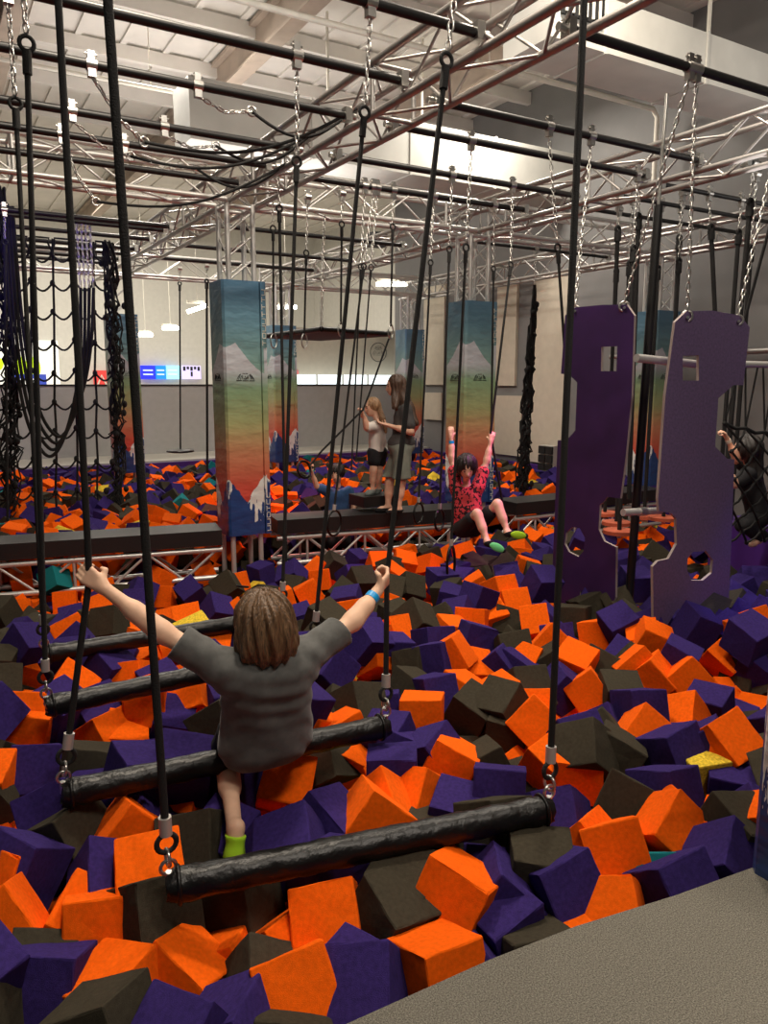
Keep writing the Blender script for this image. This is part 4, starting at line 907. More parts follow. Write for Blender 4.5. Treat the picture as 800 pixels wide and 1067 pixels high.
# --- girl
S = .76
J = dict(head=at(387, 424, 8.8), up=V((0, 0, 1))+LF*.3, face=LF*1.0-V((0, 0, .35))-FWD*.45, hs=1.15, neck=at(393, 438, 8.8), chest=at(393, 447, 8.8), pelvis=at(393, 470, 8.8), shR=at(391, 444, 8.68), shL=at(396, 444, 8.92), elR=at(382, 446, 8.58), elL=at(386, 447, 8.74), wrR=at(379, 434, 8.52), wrL=at(381, 437, 8.6),
    hipR=at(390, 473, 8.73), hipL=at(396, 473, 8.87), knR=at(389, 490, 8.71), knL=at(395, 491, 8.85), anR=at(388, 510, 8.74), anL=at(394, 509, 8.86), toR=at(382, 513, 8.7), toL=at(388, 513, 8.8), curl=1.0, handS=1.1)
for s in 'LR': J['hd'+s] = (J['wr'+s]-J['el'+s]).normalized(); J['hn'+s] = LF; J['ht'+s] = V((0, 0, 1))+FWD
t = person('blonde girl in white tee and black shorts holding a rope, standing before the woman', J, S)
blob('body', body_prims(J, S), .011, 'skin2', t)
blob('tee', torso(J, S, .016, 0)+[cone(J['sh'+s], lerp(J['sh'+s], J['el'+s], .75), .055, .056, .04) for s in 'LR'], .011, 'whitet', t, planes=[(tuple(J['pelvis']), (0, 0, -1))], sub=[cone(J['neck'], J['head'], .05, .055, .01)])
blob('shorts', [cone(J['hip'+s], lerp(J['hip'+s], J['kn'+s], .45), .076, .074, .04) for s in 'LR']+[ell(J['pelvis']-V((0, 0, .01)), (.12, .1, .08), k=.05)], .011, 'dark', t)
h = J['head']; f = J['face'].normalized()
blob('hair', [ell(h+V((0, 0, .02))-f*.02, (.088, .09, .088), k=.03), cone(h-f*.08, at(399, 437, 8.75), .03, .03, .03), cone(at(399, 437, 8.75), at(402, 450, 8.72), .03, .016, .03)], .009, 'hairbl', t, disp=strands(12, .004, h), sub=[ell(h+f*.1-V((0, 0, .02)), (.07, .07, .075), k=.015)])
for s in 'LR': blob('shoe', foot_prims(J, s, S, .008), .009, mat('grey_shoe_'+s, (120, 128, 124), .5), t, planes=[(tuple(J['an'+s]), (0, 0, 1))])
face_parts(J, S, t)
q = lerp(J['anR'], J['toL'], .4); b = MB(); zb = min(J['anR'].z, J['anL'].z)-.055
b.box((q.x-.2, q.y-.16, max(.0, zb-.12)), (q.x+.22, q.y+.2, zb)); tag(b.obj('step_pad', 'deckpad'), 'small black padded block the blonde girl stands on', 'pad')
# --- boy in blue tee in the far pit
S = .72
J = dict(head=at(351, 494, 9.2), up=V((.1, .1, 1)), face=-FWD*.9-RGT*.25-V((0, 0, .25)), hs=1.2, neck=at(352, 507, 9.27), chest=at(352, 516, 9.3), pelvis=at(353, 545, 9.32), shL=at(341, 512, 9.3), shR=at(363, 512, 9.3), elL=at(330, 507, 9.2), elR=at(369, 526, 9.28), wrL=at(325, 492, 9.1), wrR=at(366, 538, 9.15),
    hipL=at(347, 549, 9.3), hipR=at(359, 549, 9.3), knL=at(346, 566, 9.15), knR=at(360, 566, 9.15), anL=at(346, 580, 9.4), anR=at(360, 580, 9.4), toL=at(344, 586, 9.25), toR=at(362, 586, 9.25), curl=1.1, handS=1.1)
for s in 'LR': J['hd'+s] = (J['wr'+s]-J['el'+s]).normalized(); J['hn'+s] = RGT*(1 if s == 'L' else -1); J['ht'+s] = -FWD
t = person('dark-haired boy in blue tee, waist deep in foam, one arm raised', J, S)
blob('body', body_prims(J, S), .011, 'skin2', t)
blob('tee', torso(J, S, .018, .004)+[cone(J['sh'+s], lerp(J['sh'+s], J['el'+s], .62), .058, .06, .04) for s in 'LR'], .011, 'bluet', t, planes=[(tuple(J['pelvis']-V((0, 0, .06))), (0, 0, -1))], sub=[cone(J['neck'], J['head'], .05, .055, .01)])
blob('shorts', [cone(J['hip'+s], J['kn'+s], .074, .07, .04) for s in 'LR'], .012, 'dark', t)
h = J['head']; f = J['face'].normalized()
blob('hair', [ell(h+V((0, 0, .03))-f*.012, (.09, .095, .092), k=.03)], .009, 'hairdk', t, disp=strands(11, .006, h), sub=[ell(h+f*.1-V((0, 0, .055)), (.08, .09, .075), k=.012)])
face_parts(J, S, t)
# --- climber in the web
S = .8
def at2(x, y, t): return at(x, y, t+.4)
J = dict(head=at2(776, 468, 6.05), up=V((0, 0, 1)), face=LF*.9+FWD*.4+V((0, 0, .1)), hs=1.15, neck=at2(780, 485, 6.08), chest=at2(782, 495, 6.1), pelvis=at2(789, 535, 6.15), shR=at2(779, 494, 5.98), shL=at2(784, 492, 6.22), elR=at2(766, 505, 5.95), elL=at2(768, 480, 6.2), wrR=at2(760, 492, 5.9), wrL=at2(758, 458, 6.12),
    hipR=at2(789, 540, 6.08), hipL=at2(793, 540, 6.22), knR=at2(774, 547, 6.0), knL=at2(778, 543, 6.2), anR=at2(790, 560, 6.1), anL=at2(795, 558, 6.25), toR=at2(782, 565, 6.05), toL=at2(787, 562, 6.2), curl=1.1, handS=1.05)
for s in 'LR': J['hd'+s] = (J['wr'+s]-J['el'+s]).normalized(); J['hn'+s] = LF; J['ht'+s] = V((0, 0, 1))
t = person('dark-haired climber in black clothes inside the web behind the grey-purple board', J, S)
blob('body', body_prims(J, S), .011, 'skin2', t)
blob('tee', torso(J, S, .016, 0)+[cone(J['sh'+s], lerp(J['sh'+s], J['el'+s], .7), .056, .056, .04) for s in 'LR'], .011, 'dark', t, planes=[(tuple(J['pelvis']-V((0, 0, .03))), (0, 0, -1))], sub=[cone(J['neck'], J['head'], .05, .055, .01)])
blob('trousers', [cone(J['hip'+s], J['kn'+s], .075, .06, .04) for s in 'LR']+[cone(J['kn'+s], J['an'+s], .058, .045, .04) for s in 'LR'], .012, 'dark', t)
h = J['head']; f = J['face'].normalized()
blob('hair', [ell(h+V((0, 0, .03))-f*.025, (.1, .1, .1), k=.03), cone(h-f*.06, at2(787, 497, 6.02), .075, .06, .05), ell(h-f*.02-FWD*.05, (.09, .09, .09), k=.04)], .009, 'hairdk', t, disp=strands(14, .006, h), sub=[ell(h+f*.1-V((0, 0, .03)), (.07, .08, .08), k=.015)])
b = MB(); b.tube([J['wrL']-J['hdL']*.03, J['wrL']-J['hdL']*.0], .024, 12); b.obj('wristband', 'white', t)
face_parts(J, S, t)
